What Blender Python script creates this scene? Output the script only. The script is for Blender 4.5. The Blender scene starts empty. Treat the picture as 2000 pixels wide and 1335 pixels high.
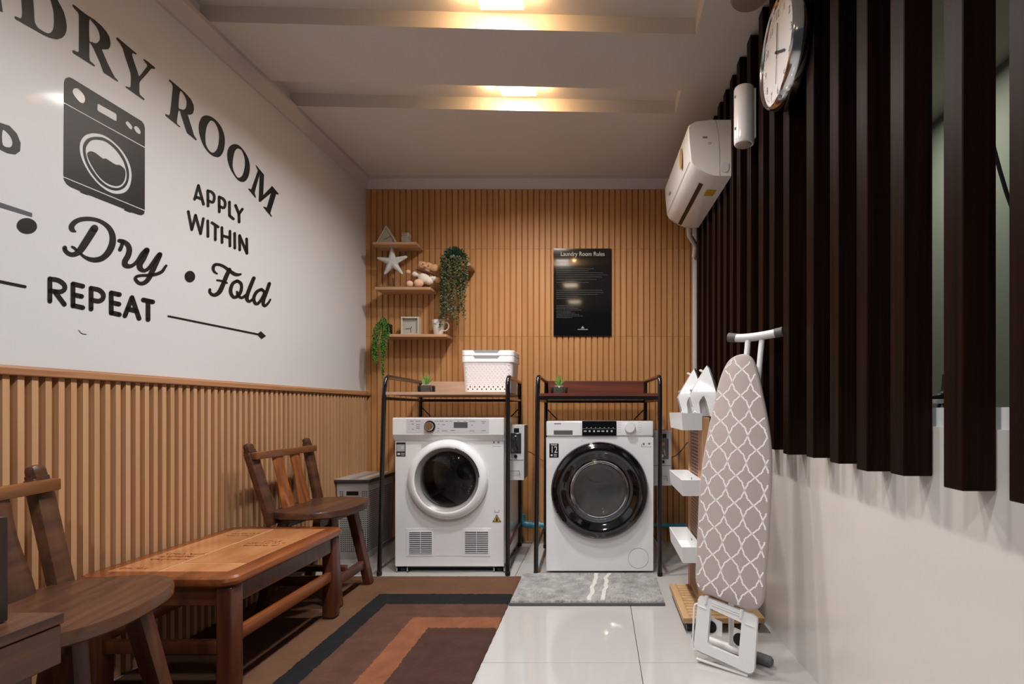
import bpy, bmesh, math, random
from mathutils import Vector, Matrix, Euler, noise
from mathutils.geometry import tessellate_polygon
random.seed(7)
S = bpy.context.scene
COL = S.collection
PI = math.pi
# ---------------------------------------------------------------- camera, world, exposure
F, CX, CY, H = 1030.0, 1170.0, 800.0, 0.9          # focal length and vanishing point in pixels of a 2000 px wide frame
cam = bpy.data.cameras.new('camera'); camo = bpy.data.objects.new('camera', cam); COL.objects.link(camo)
camo.location = (0, 0, H); camo.rotation_euler = (PI/2, 0, 0)
cam.sensor_width = 36; cam.lens = F*36/2000; cam.shift_x = (1000-CX)/2000; cam.shift_y = (CY-667.5)/2000
cam.clip_start = 0.05
S.camera = camo
w = bpy.data.worlds.new('world'); S.world = w; w.use_nodes = True
bg = w.node_tree.nodes['Background']; bg.inputs[0].default_value = (0.84, 0.90, 1.0, 1); bg.inputs[1].default_value = 0.05
S.view_settings.view_transform = 'Standard'; S.view_settings.look = 'None'
S.view_settings.gamma = 1; S.view_settings.use_curve_mapping = False
S.view_settings.exposure = 0.0
LAMP_POWER = 17.0
LAMP_COL = (1.0, 0.98, 0.96)
# lamps of the ceiling: X, Y (a square downlight in each recess, the first two in view; the last added unseen for fill)
LAMPS = [(-0.42, 2.69, 1.0), (-0.40, 2.09, 1.0), (-0.40, 1.49, 0.55), (-0.36, 0.48, 0.9), (-0.36, -0.55, 1.2)]
def area(name, loc, size, power, col, rot=(0, 0, 0), size_y=None, spread=PI):
    l = bpy.data.lights.new(name, 'AREA'); l.energy = power; l.color = col; l.size = size; l.spread = spread
    if size_y: l.shape = 'RECTANGLE'; l.size_y = size_y
    o = bpy.data.objects.new(name, l); o.location = loc; o.rotation_euler = rot; COL.objects.link(o); return o
for i, (x, y, k) in enumerate(LAMPS):
    area('downlight_lamp', (x, y, 2.528 if i < 3 else 2.478), 0.13, LAMP_POWER*k, LAMP_COL if i < 2 else (.96, .98, 1.0), spread=math.radians(150))
def point(name, loc, r, power, col):
    l = bpy.data.lights.new(name, 'POINT'); l.energy = power; l.color = col; l.shadow_soft_size = r
    o = bpy.data.objects.new(name, l); o.location = loc; COL.objects.link(o); return o
for x, y, k in LAMPS[:3]:                      # added warm fill points beside each lamp, tinting its recess orange
    for s in (-.13, .13): point('added_recess_glow', (x+s, y, 2.527), .02, 1.1, (1, .58, .24))
area('adjacent_room_fill', (1.35, 2.6, 2.46), 0.3, 6.5, (0.97, 1.0, 0.86))  # unseen fill light added to brighten the wall beyond the slats

# ---------------------------------------------------------------- materials
def lin(c):
    c /= 255.0
    return c/12.92 if c <= .04045 else ((c+.055)/1.055)**2.4
def rgb(r, g, b): return (lin(r), lin(g), lin(b), 1)
def mat(name, col, rough=.5, metal=0, coat=0, trans=0, ior=1.45, emis=None, var=0, vscale=8, bump=0, bscale=60, spec=None, alpha=1, sheen=0):
    m = bpy.data.materials.new(name); m.use_nodes = True; nt = m.node_tree; b = nt.nodes['Principled BSDF']
    b.inputs['Base Color'].default_value = col; b.inputs['Roughness'].default_value = rough
    b.inputs['Metallic'].default_value = metal; b.inputs['Coat Weight'].default_value = coat; b.inputs['Coat Roughness'].default_value = .08
    b.inputs['Transmission Weight'].default_value = trans; b.inputs['IOR'].default_value = ior
    if sheen: b.inputs['Sheen Weight'].default_value = sheen
    if spec is not None: b.inputs['Specular IOR Level'].default_value = spec
    if emis: b.inputs['Emission Color'].default_value = emis[0]; b.inputs['Emission Strength'].default_value = emis[1]
    tc = nt.nodes.new('ShaderNodeTexCoord')
    if var:
        n = nt.nodes.new('ShaderNodeTexNoise'); n.inputs['Scale'].default_value = vscale; n.inputs['Detail'].default_value = 5
        nt.links.new(tc.outputs['Object'], n.inputs['Vector'])
        mx = nt.nodes.new('ShaderNodeMix'); mx.data_type = 'RGBA'
        mx.inputs[6].default_value = tuple(c*(1-var) for c in col[:3])+(1,); mx.inputs[7].default_value = tuple(min(1, c*(1+var)) for c in col[:3])+(1,)
        nt.links.new(n.outputs['Fac'], mx.inputs[0]); nt.links.new(mx.outputs[2], b.inputs['Base Color'])
    if bump:
        n = nt.nodes.new('ShaderNodeTexNoise'); n.inputs['Scale'].default_value = bscale; n.inputs['Detail'].default_value = 4
        nt.links.new(tc.outputs['Object'], n.inputs['Vector'])
        bp = nt.nodes.new('ShaderNodeBump'); bp.inputs['Strength'].default_value = bump; bp.inputs['Distance'].default_value = .004
        nt.links.new(n.outputs['Fac'], bp.inputs['Height']); nt.links.new(bp.outputs[0], b.inputs['Normal'])
    return m
def wood(name, c1, c2, rough=.4, scale=(30, 30, 1.5), coat=0, bump=.15, c3=None, spec=None):
    """grain stretched along the axis whose scale is small"""
    m = bpy.data.materials.new(name); m.use_nodes = True; nt = m.node_tree; b = nt.nodes['Principled BSDF']
    b.inputs['Roughness'].default_value = rough; b.inputs['Coat Weight'].default_value = coat; b.inputs['Coat Roughness'].default_value = .12
    if spec is not None: b.inputs['Specular IOR Level'].default_value = spec
    tc = nt.nodes.new('ShaderNodeTexCoord'); mp = nt.nodes.new('ShaderNodeMapping'); mp.inputs['Scale'].default_value = scale
    oi = nt.nodes.new('ShaderNodeObjectInfo'); ad = nt.nodes.new('ShaderNodeVectorMath'); ad.operation = 'ADD'
    ml = nt.nodes.new('ShaderNodeMath'); ml.operation = 'MULTIPLY'; ml.inputs[1].default_value = 9
    nt.links.new(oi.outputs['Random'], ml.inputs[0]); nt.links.new(tc.outputs['Object'], ad.inputs[0]); nt.links.new(ml.outputs[0], ad.inputs[1])
    nt.links.new(ad.outputs[0], mp.inputs['Vector'])
    n = nt.nodes.new('ShaderNodeTexNoise'); n.inputs['Scale'].default_value = 1.0; n.inputs['Detail'].default_value = 6; n.inputs['Distortion'].default_value = .6
    nt.links.new(mp.outputs[0], n.inputs['Vector'])
    r = nt.nodes.new('ShaderNodeValToRGB'); r.color_ramp.elements[0].position = .32; r.color_ramp.elements[1].position = .68
    r.color_ramp.elements[0].color = c1; r.color_ramp.elements[1].color = c2
    nt.links.new(n.outputs['Fac'], r.inputs[0]); nt.links.new(r.outputs[0], b.inputs['Base Color'])
    bp = nt.nodes.new('ShaderNodeBump'); bp.inputs['Strength'].default_value = bump; bp.inputs['Distance'].default_value = .002
    nt.links.new(n.outputs['Fac'], bp.inputs['Height']); nt.links.new(bp.outputs[0], b.inputs['Normal'])
    return m
M = {}
M['ceiling'] = mat('ceiling_paint', rgb(206, 199, 191), .8, var=.03, vscale=2)
M['wall_white'] = mat('white_gloss_board', rgb(202, 203, 206), .4, coat=.08, var=.02, vscale=1.5)
M['wall_low'] = mat('pale_wall_panel', rgb(212, 207, 202), .22, coat=.2, var=.03, vscale=1)
M['wall_green'] = mat('green_grey_paint', rgb(168, 172, 160), .7, var=.04, vscale=3)
M['crown'] = mat('crown_paint', rgb(196, 188, 186), .6)
M['tile'] = mat('polished_white_tile', rgb(184, 181, 179), .06, coat=.5, var=.025, vscale=3)
M['grout'] = mat('grout', rgb(150, 146, 142), .9)
M['slat_tan'] = wood('tan_wood_panel', rgb(172, 121, 70), rgb(188, 138, 88), .55, (26, 26, 1.2), bump=.08)
M['slat_left'] = wood('light_tan_wood_panel', rgb(176, 134, 96), rgb(190, 149, 110), .5, (26, 26, 1.2), bump=.08)
M['groove'] = mat('groove_brown', rgb(168, 108, 56), .8)
M['groove_left'] = mat('groove_tan', rgb(176, 106, 42), .6)
M['rail'] = wood('chair_rail_wood', rgb(142, 98, 64), rgb(176, 130, 92), .45, (30, 2, 60), bump=.1)
M['dark_slat'] = wood('dark_stained_slat', rgb(18, 9, 6), rgb(34, 17, 11), .42, (60, 60, 1.3), bump=.25, spec=.05)
M['bench'] = wood('reddish_brown_wood', rgb(92, 46, 22), rgb(138, 76, 36), .3, (22, 2, 22), coat=.35, bump=.12)
M['bench_leg'] = wood('reddish_brown_leg_wood', rgb(66, 32, 20), rgb(100, 52, 30), .35, (30, 30, 2), coat=.3, bump=.12)
M['bench_tile'] = wood('light_brown_inlay', rgb(168, 108, 66), rgb(200, 142, 98), .22, (9, 3, 9), coat=.4, bump=.05)
M['bench_line'] = mat('pale_inlay_joint', rgb(225, 190, 150), .5)
M['burn'] = mat('burnt_mark', rgb(96, 52, 26), .6)
M['chair'] = wood('dark_brown_chair_wood', rgb(56, 33, 24), rgb(92, 58, 38), .38, (30, 3, 30), coat=.15, bump=.15)
M['chair_leg'] = wood('brown_chair_leg_wood', rgb(62, 34, 24), rgb(98, 56, 36), .4, (30, 30, 3), coat=.1, bump=.15)
M['chair_amber'] = wood('amber_brown_wood', rgb(100, 52, 20), rgb(160, 94, 42), .28, (26, 26, 4), coat=.4, bump=.1)
M['chair_rail'] = wood('mid_brown_rail_wood', rgb(96, 58, 30), rgb(132, 84, 46), .32, (30, 3, 30), coat=.25, bump=.12)
M['chair_dark'] = wood('near_black_wood', rgb(34, 24, 20), rgb(54, 36, 28), .4, (30, 30, 3), bump=.15)
M['black_metal'] = mat('black_tube', rgb(22, 21, 22), .22, coat=.5)
M['black'] = mat('black_plastic', rgb(18, 18, 20), .35)
M['black_gloss'] = mat('black_gloss', rgb(10, 10, 12), .05, coat=1)
M['vinyl'] = mat('black_vinyl', rgb(22, 21, 20), .42)
M['white_pl'] = mat('white_plastic', rgb(228, 228, 228), .35, coat=.1)
M['white_app'] = mat('white_enamel', rgb(240, 241, 243), .22, coat=.35)
M['white_gloss'] = mat('white_gloss', rgb(242, 243, 245), .12, coat=.6)
M['grey_pl'] = mat('grey_plastic', rgb(150, 152, 154), .4)
M['grey_dark'] = mat('dark_grey_rubber', rgb(92, 92, 92), .6)
M['grey_bevel'] = mat('silver_grey_bevel', rgb(172, 168, 168), .25, metal=.3)
M['chrome'] = mat('chrome', rgb(205, 205, 205), .12, metal=1)
M['steel'] = mat('drum_steel', rgb(120, 120, 124), .3, metal=1)
M['drum_dark'] = mat('dark_drum', rgb(96, 92, 92), .4, metal=.5)
M['drum_light'] = mat('brushed_drum', rgb(206, 202, 198), .45, metal=.2)
M['gasket'] = mat('grey_gasket', rgb(140, 140, 142), .4)
M['glass_dark'] = mat('smoked_glass', (.9, .9, .91, 1), .02, trans=1, ior=1.3)
M['glass'] = mat('clear_glass', (.92, .95, .93, 1), .03, trans=1, ior=1.45)
M['ink'] = mat('grey_ink', rgb(120, 122, 126), .6)
M['ink_dark'] = mat('dark_ink', rgb(48, 48, 50), .6)
M['lcd'] = mat('lcd_grey', rgb(92, 96, 94), .2)
M['yellow'] = mat('yellow_label', rgb(206, 178, 56), .5)
M['gold'] = mat('gold_label', rgb(190, 150, 84), .4)
M['teal'] = mat('teal_pipe', rgb(62, 132, 152), .35)
M['shelf'] = wood('oak_shelf', rgb(166, 126, 92), rgb(192, 152, 116), .5, (3, 30, 40), bump=.08)
M['rack_shelf'] = wood('pale_oak_shelf', rgb(176, 142, 118), rgb(198, 166, 142), .45, (3, 30, 40), bump=.05)
M['rack_shelf_red'] = wood('mahogany_shelf', rgb(84, 40, 28), rgb(112, 56, 38), .4, (3, 30, 40), bump=.05)
M['cart_wood'] = wood('tan_cart_wood', rgb(170, 134, 96), rgb(190, 154, 114), .5, (30, 3, 30), bump=.08)
M['cart_post'] = wood('brown_cart_post', rgb(184, 138, 98), rgb(204, 158, 116), .5, (30, 30, 3), bump=.08)
M['fabric'] = mat('taupe_cotton', rgb(176, 162, 158), .9, bump=.12, bscale=500, var=.03, vscale=30, sheen=.2)
M['fabric_line'] = mat('white_print', rgb(238, 232, 230), .85)
M['mat_grey'] = mat('grey_shag', rgb(152, 151, 149), .95, var=.75, vscale=22, bump=1, bscale=180)
M['mat_pale'] = mat('pale_shag', rgb(206, 204, 198), .95, bump=.8, bscale=220)
M['mat_edge'] = mat('mat_edge', rgb(96, 97, 98), .9)
M['leaf_dark'] = mat('dark_leaf', rgb(30, 56, 34), .5, var=.5, vscale=40)
M['leaf_olive'] = mat('olive_leaf', rgb(96, 96, 56), .55, var=.45, vscale=40)
M['leaf_green'] = mat('green_bead_leaf', rgb(86, 132, 42), .5, var=.4, vscale=30)
M['succulent'] = mat('succulent_green', rgb(110, 150, 70), .5, var=.3, vscale=60)
M['stone'] = mat('pale_stone', rgb(200, 198, 192), .7, var=.12, vscale=60, bump=.3, bscale=120)
M['starfish'] = mat('whitewashed_starfish', rgb(206, 208, 206), .85, var=.2, vscale=40, bump=.8, bscale=90)
M['frame_grey'] = mat('pale_grey_frame', rgb(186, 178, 164), .6, var=.08, vscale=40)
M['face_grey'] = mat('clock_face_grey', rgb(166, 162, 152), .6, var=.06, vscale=30)
M['bear'] = mat('teddy_plush', rgb(206, 156, 110), .95, bump=.6, bscale=300, sheen=.5)
M['bear_pink'] = mat('peach_plush', rgb(232, 186, 152), .95, bump=.6, bscale=300, sheen=.5)
M['cream'] = mat('cream_knit', rgb(236, 228, 214), .95, bump=.6, bscale=300)
M['scarf'] = mat('brown_scarf', rgb(92, 52, 36), .9)
M['hamper'] = mat('grey_hamper_plastic', rgb(172, 168, 166), .5)
M['hamper_lid'] = mat('grey_wood_print_lid', rgb(170, 164, 158), .4, var=.25, vscale=6)
M['hamper_rim'] = mat('dark_rim', rgb(58, 56, 60), .5)
M['hole'] = mat('dark_hole', rgb(52, 50, 54), .8)
M['basket'] = mat('white_basket', rgb(236, 234, 236), .4)
M['box_grey'] = mat('light_grey_enamel', rgb(196, 196, 196), .35, coat=.2)
M['box_side'] = mat('grey_enamel_side', rgb(140, 138, 136), .4)
M['ac'] = mat('air_conditioner_plastic', rgb(240, 238, 236), .3, coat=.2)
M['clock_face'] = mat('white_clock_face', rgb(226, 226, 226), .4)
M['mug'] = mat('white_mug', rgb(226, 224, 220), .3, var=.12, vscale=30)
M['lamp_glow'] = mat('lamp_diffuser', (1, 1, 1, 1), .4, emis=((1, .93, .8, 1), 9))
M['lamp_frame_added_glow'] = mat('lamp_frame_added_glow', rgb(228, 222, 212), .5, emis=((1, .60, .25, 1), 8.0))  # frame made to glow warm so the recess around it turns orange
M['gauge'] = mat('aqua_iron_tank', rgb(200, 212, 216), .25, coat=.4)
M['paper_red'] = mat('rust_trim', rgb(130, 70, 40), .6)

# ---------------------------------------------------------------- geometry helpers
ORG = {}
def R_(px, py): return Vector(((px-CX)/F, 1, (CY-py)/F))
def P(px, py, Y): return Vector((0, 0, H)) + R_(px, py)*Y
def setp(o, label=None, cat=None, group=None, kind=None):
    if label: o['label'] = label
    if cat: o['category'] = cat
    if group: o['group'] = group
    if kind: o['kind'] = kind
    return o
def thing(name, label, cat, loc=(0, 0, 0), group=None, world=True):
    o = bpy.data.objects.new(name, None); o.empty_display_size = .05; COL.objects.link(o); o.location = loc
    ORG[o] = Vector(loc) if world else Vector((0, 0, 0))
    return setp(o, label, cat, group)
def dup(src, loc=None, parent=None, rot=None):
    o = src.copy(); COL.objects.link(o)
    if parent: o.parent = parent
    if loc is not None: o.location = loc
    if rot is not None: o.rotation_euler = rot
    return o
def dup_tree(src, loc, rotz=0, label=None, scale=None):
    r = src.copy(); COL.objects.link(r); r.location = loc; r.rotation_euler = (0, 0, rotz)
    if scale: r.scale = (scale,)*3
    if label: r['label'] = label
    def rec(a, b):
        for ch in list(a.children):
            c = ch.copy(); COL.objects.link(c); c.parent = b; rec(ch, c)
    rec(src, r); return r
class MB:
    def __init__(s): s.b = bmesh.new()
    def add(s, vs, fs):
        v = [s.b.verts.new(p) for p in vs]
        for f in fs:
            try: s.b.faces.new([v[i] for i in f])
            except ValueError: pass
        return s
    def box(s, x0, x1, y0, y1, z0, z1, bev=0, seg=2, X=None):
        t = bmesh.new()
        vs = [t.verts.new((x, y, z)) for z in (z0, z1) for y in (y0, y1) for x in (x0, x1)]
        for f in ((0, 2, 3, 1), (4, 5, 7, 6), (0, 1, 5, 4), (2, 6, 7, 3), (0, 4, 6, 2), (1, 3, 7, 5)): t.faces.new([vs[i] for i in f])
        if bev: bmesh.ops.bevel(t, geom=t.edges[:], offset=bev, segments=seg, profile=.5, affect='EDGES')
        if X is not None: bmesh.ops.transform(t, matrix=X, verts=t.verts[:])
        s.merge(t); return s
    def merge(s, t):
        d = {}
        for v in t.verts: d[v] = s.b.verts.new(v.co)
        for f in t.faces:
            try: s.b.faces.new([d[v] for v in f.verts])
            except ValueError: pass
        t.free()
    def bar(s, a, b, w, h, up=(0, 0, 1), bev=0, w2=None, h2=None):
        """rectangular bar a->b, width w across, height h along up; may taper"""
        a = Vector(a); b = Vector(b); d = (b-a).normalized(); up = Vector(up)
        x = d.cross(up).normalized(); u = x.cross(d).normalized()
        w2 = w if w2 is None else w2; h2 = h if h2 is None else h2
        t = bmesh.new(); vs = []
        for p, ww, hh in ((a, w, h), (b, w2, h2)):
            for sx, su in ((-1, -1), (1, -1), (1, 1), (-1, 1)): vs.append(t.verts.new(p + x*sx*ww/2 + u*su*hh/2))
        for f in ((3, 2, 1, 0), (4, 5, 6, 7), (0, 1, 5, 4), (1, 2, 6, 5), (2, 3, 7, 6), (3, 0, 4, 7)): t.faces.new([vs[i] for i in f])
        if bev: bmesh.ops.bevel(t, geom=t.edges[:], offset=bev, segments=2, profile=.5, affect='EDGES')
        s.merge(t); return s
    def tube(s, pts, r, n=10, caps=True, closed=False, radii=None):
        pts = [Vector(p) for p in pts]; N = len(pts); rings = []
        prev = None
        for i, p in enumerate(pts):
            if closed: d = (pts[(i+1) % N]-pts[i-1]).normalized()
            else: d = ((pts[min(i+1, N-1)]-pts[max(i-1, 0)])).normalized()
            if prev is None:
                a = Vector((0, 0, 1)) if abs(d.z) < .9 else Vector((1, 0, 0))
                x = d.cross(a).normalized()
            else: x = (prev - d*prev.dot(d)).normalized()
            prev = x; y = d.cross(x); rr = radii[i] if radii else r
            rings.append([s.b.verts.new(p + (x*math.cos(2*PI*k/n)+y*math.sin(2*PI*k/n))*rr) for k in range(n)])
        for i in range(N if closed else N-1):
            A = rings[i]; B = rings[(i+1) % N]
            for k in range(n): s.b.faces.new((A[k], A[(k+1) % n], B[(k+1) % n], B[k]))
        if caps and not closed:
            s.b.faces.new(rings[0][::-1]); s.b.faces.new(rings[-1])
        return s
    def lathe(s, prof, c, axis='z', n=40, close=False):
        """prof: (radius, height along axis)"""
        c = Vector(c); rings = []
        for r, h in prof:
            ring = []
            for k in range(n):
                a = 2*PI*k/n; u, v = r*math.cos(a), r*math.sin(a)
                q = {'z': (u, v, h), 'y': (u, h, v), 'x': (h, u, v)}[axis]
                ring.append(s.b.verts.new(c+Vector(q)))
            rings.append(ring)
        for i in range(len(rings)-1):
            A, B = rings[i], rings[i+1]
            for k in range(n): s.b.faces.new((A[k], A[(k+1) % n], B[(k+1) % n], B[k]))
        if prof[0][0] > 1e-4 and close: s.b.faces.new(rings[0][::-1])
        if prof[-1][0] > 1e-4 and close: s.b.faces.new(rings[-1])
        return s
    def ball(s, c, r, sc=(1, 1, 1), n=12, rot=None):
        t = bmesh.new(); bmesh.ops.create_uvsphere(t, u_segments=n, v_segments=max(6, n*2//3), radius=r)
        m = Matrix.Translation(c) @ (rot.to_matrix().to_4x4() if rot else Matrix()) @ Matrix.Diagonal((*sc, 1))
        bmesh.ops.transform(t, matrix=m, verts=t.verts[:]); s.merge(t); return s
    def poly(s, outer, holes, fn, depth=0, fn2=None):
        """outline with holes in 2D; fn maps (a, b, t) to 3D; thick when depth is set"""
        loops = [outer]+list(holes); flat = [p for l in loops for p in l]
        tris = tessellate_polygon([[Vector((p[0], p[1], 0)) for p in l] for l in loops])
        top = [s.b.verts.new(fn(p[0], p[1], 0)) for p in flat]
        for t in tris:
            try: s.b.faces.new([top[i] for i in t])
            except ValueError: pass
        if depth:
            bot = [s.b.verts.new(fn(p[0], p[1], depth)) for p in flat]
            for t in tris:
                try: s.b.faces.new([bot[i] for i in t[::-1]])
                except ValueError: pass
            k = 0
            for l in loops:
                n = len(l)
                for i in range(n):
                    a, b_ = k+i, k+(i+1) % n
                    try: s.b.faces.new((top[a], top[b_], bot[b_], bot[a]))
                    except ValueError: pass
                k += n
        return s
    def build(s, name, m, parent=None, smooth=40, loc=None, fix=True, kind=None, label=None):
        if fix: bmesh.ops.recalc_face_normals(s.b, faces=s.b.faces[:])
        off = None
        if parent is not None: off = ORG.get(parent)
        elif loc is not None: off = Vector(loc)
        if off is not None and off.length > 0: bmesh.ops.translate(s.b, vec=-off, verts=s.b.verts[:])
        me = bpy.data.meshes.new(name); s.b.to_mesh(me); s.b.free()
        if smooth: me.shade_smooth(); me.set_sharp_from_angle(angle=math.radians(smooth))
        me.materials.append(m)
        o = bpy.data.objects.new(name, me); COL.objects.link(o)
        if parent is not None: o.parent = parent; ORG[o] = off if off is not None else Vector((0, 0, 0))
        else:
            if loc is not None: o.location = loc
            ORG[o] = Vector(loc) if loc is not None else Vector((0, 0, 0))
        return setp(o, label=label, kind=kind)
def text(body, size, m, parent, origin, xdir, ydir, name='lettering', align='CENTER', off=None):
    """flat lettering as a mesh, baseline at origin"""
    cu = bpy.data.curves.new(name, 'FONT'); cu.body = body; cu.size = size; cu.align_x = align; cu.resolution_u = 3
    t = bpy.data.objects.new('t', cu); COL.objects.link(t)
    dg = bpy.context.evaluated_depsgraph_get(); me = bpy.data.meshes.new_from_object(t.evaluated_get(dg))
    bpy.data.objects.remove(t)
    xd = Vector(xdir); yd = Vector(ydir).normalized(); o0 = Vector(origin) - ORG.get(parent, Vector())
    for v in me.vertices: v.co = o0 + xd*v.co.x + yd*v.co.y
    me.materials.append(m); o = bpy.data.objects.new(name, me); COL.objects.link(o); o.parent = parent; ORG[o] = ORG.get(parent, Vector()); return o
def cr(pts, k=6, closed=False):
    """Catmull-Rom through points of any dimension"""
    n = len(pts); out = []
    rng = range(n) if closed else range(n-1)
    for i in rng:
        if closed: p = [pts[(i+j) % n] for j in (-1, 0, 1, 2)]
        else: p = [pts[max(i-1, 0)], pts[i], pts[i+1], pts[min(i+2, n-1)]]
        for q in range(k):
            t = q/k
            out.append(tuple(.5*(2*b+(c-a)*t+(2*a-5*b+4*c-d)*t*t+(3*b-a-3*c+d)*t*t*t) for a, b, c, d in zip(*p)))
    if not closed: out.append(tuple(pts[-1]))
    return out
def circ(cx, cy, r, n=32, ry=None):
    ry = r if ry is None else ry
    return [(cx+r*math.cos(2*PI*k/n), cy+ry*math.sin(2*PI*k/n)) for k in range(n)]
XZ = lambda y: (lambda a, b, t: Vector((a, y+t, b)))          # plane facing the camera, thickness away from it

# ---------------------------------------------------------------- room shell
YB, YO, ZC = 3.62, -1.2, 2.49
def XL(Y): return -1.691+.0262*Y
def XR(Y): return .775-.032*Y
sub = MB().box(-1.85, 1.95, YO, YB+.1, -.06, -.012); floor = sub.build('floor', M['grout'], kind='structure', smooth=0)
t0 = MB().box(.0012, .5988, .0012, .5988, -.012, 0, bev=.0012, seg=1).build('tile', M['tile'], floor, smooth=0)
first = True
for i in range(-3, 4):
    for j in range(-5, 4):
        x = .145+(i-1)*.6; y = 1.88+(j-1)*.6
        if x > .85 and j < -3: continue
        if first: t0.location = (x, y, 0); first = False
        else: dup(t0, (x, y, 0))
wl = MB(); 
wl.add([(XL(YO), YO, 0), (XL(YB+.1), YB+.1, 0), (XL(YB+.1), YB+.1, ZC+.15), (XL(YO), YO, ZC+.15), (XL(YO)-.1, YO, 0), (XL(YB+.1)-.1, YB+.1, 0), (XL(YB+.1)-.1, YB+.1, ZC+.15), (XL(YO)-.1, YO, ZC+.15)],
       [(0, 1, 2, 3), (7, 6, 5, 4), (0, 3, 7, 4), (1, 5, 6, 2), (3, 2, 6, 7), (0, 4, 5, 1)])
wall_left = wl.build('wall_left', M['wall_white'], kind='structure', smooth=0)
wb = MB().box(-1.75, .95, YB, YB+.1, 0, ZC+.15); wall_back = wb.build('wall_back', M['groove'], kind='structure', smooth=0)
# back wall boards: 57 upright slats in three lengths with thin joints at z 1.40 and 2.00
pitch = .0398; x0 = -1.60
zj = [0.0, 1.402, 2.001, 2.412]
for q in range(3):
    w_, d_ = .0355, .009
    z0, z1 = zj[q]+.0008, zj[q+1]-.0008
    m0 = MB().add([(0, 0, z0), (.003, -d_, z0), (w_-.003, -d_, z0), (w_, 0, z0), (0, 0, z1), (.003, -d_, z1), (w_-.003, -d_, z1), (w_, 0, z1)],
                  [(0, 1, 5, 4), (1, 2, 6, 5), (2, 3, 7, 6), (4, 5, 6, 7), (3, 2, 1, 0)]).build('slat', M['slat_tan'], wall_back, smooth=0)
    for i in range(56):
        x = x0+i*pitch
        if i == 0: m0.location = (x, YB, 0)
        else: dup(m0, (x, YB, 0))
MB().box(.640, .668, YB-.03, YB, 0, 2.41, bev=.003).build('trim_1', M['wall_white'], kind='structure')
# lower left wainscot: deep slats under a wooden rail
ang = math.atan2(-.0262, 1.0)
tl = M['slat_left']
panel = MB().add([(XL(YO)+.003, YO, 0), (XL(YB)+.003, YB, 0), (XL(YB)+.003, YB, 1.0), (XL(YO)+.003, YO, 1.0)], [(0, 1, 2, 3)])
pn = panel.build('trim_2', M['groove_left'], kind='structure', smooth=0)
s0 = MB().add([(0, 0, 0), (.021, .002, 0), (.021, .0195, 0), (0, .0215, 0), (0, 0, .995), (.021, .002, .995), (.021, .0195, .995), (0, .0215, .995)],
              [(0, 1, 5, 4), (1, 2, 6, 5), (2, 3, 7, 6), (4, 5, 6, 7), (3, 2, 1, 0)]).build('slat', tl, pn, smooth=0)
k = 0; y = 1.328-.0365*26
while y < YB-.03:
    if k == 0: s0.location = (XL(y)+.004, y, 0)
    else: dup(s0, (XL(y)+.004, y, 0))
    k += 1; y += .0365
rl = MB(); prof = [(0, .996), (.034, .996), (.036, .999), (.036, 1.016), (.028, 1.019), (.026, 1.024), (0, 1.024)]
n = len(prof)
rl.add([(XL(Y)+a, Y, b) for Y in (YO, YB) for a, b in prof], [tuple(range(n))[::-1], tuple(range(n, 2*n))]+[(i, (i+1) % n, n+(i+1) % n, n+i) for i in range(n)])
rl.build('trim_3', M['rail'], kind='structure', smooth=30)
# crown mouldings
prof = [(0, 2.41), (.012, 2.41), (.014, 2.425), (.034, 2.462), (.04, 2.47), (.04, ZC), (0, ZC)]
c = MB(); n = len(prof)
c.add([(XL(Y)+a, Y, b) for Y in (YO, YB) for a, b in prof], [tuple(range(n))[::-1], tuple(range(n, 2*n))]+[(i, (i+1) % n, n+(i+1) % n, n+i) for i in range(n)])
c.build('trim_4', M['crown'], kind='structure', smooth=30)
c = MB()
c.add([(X, YB-a, b) for X in (-1.62, .70) for a, b in prof], [tuple(range(n)), tuple(range(n, 2*n))[::-1]]+[(i, n+i, n+(i+1) % n, (i+1) % n) for i in range(n)])
c.build('trim_5', M['crown'], kind='structure', smooth=30)
# ceiling with transverse recesses: near lip / far lip Y at X=-0.4, skewed by .036 per metre
SK = .036
def sk(X, Y): return Y+SK*(X+.4)
cb = MB(); XE = .41; X0, X1 = -1.8, 1.95
troughs = [(2.595+dy, 2.805+dy) for dy in (0, -.6, -1.2)]
def quad(pts): cb.add(pts, [(0, 1, 2, 3)])
ZT = 2.558
prevY = YB+.1
cuts = []
for a, b_ in troughs:
    # flat between this trough's far lip and previous boundary
    quad([(X0, sk(X0, b_), ZC), (XE, sk(XE, b_), ZC), (XE, sk(XE, prevY) if prevY < 3.5 else prevY, ZC), (X0, sk(X0, prevY) if prevY < 3.5 else prevY, ZC)])
    quad([(X0, sk(X0, a), ZC), (XE, sk(XE, a), ZC), (XE, sk(XE, a), ZT), (X0, sk(X0, a), ZT)])
    quad([(X0, sk(X0, b_), ZC), (XE, sk(XE, b_), ZC), (XE, sk(XE, b_), ZT), (X0, sk(X0, b_), ZT)])
    quad([(X0, sk(X0, a), ZT), (XE, sk(XE, a), ZT), (XE, sk(XE, b_), ZT), (X0, sk(X0, b_), ZT)])
    quad([(XE, sk(XE, a), ZC), (XE, sk(XE, b_), ZC), (XE, sk(XE, b_), ZT), (XE, sk(XE, a), ZT)])
    prevY = a
quad([(X0, YO, ZC), (XE, YO, ZC), (XE, sk(XE, prevY), ZC), (X0, sk(X0, prevY), ZC)])
quad([(XE, YO, ZC), (X1, YO, ZC), (X1, YB+.1, ZC), (XE, YB+.1, ZC)])
cb.box(X0, X1, YO, YB+.1, 2.66, 2.70)
cb.build('ceiling', M['ceiling'], kind='structure', smooth=0, fix=False)
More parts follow.
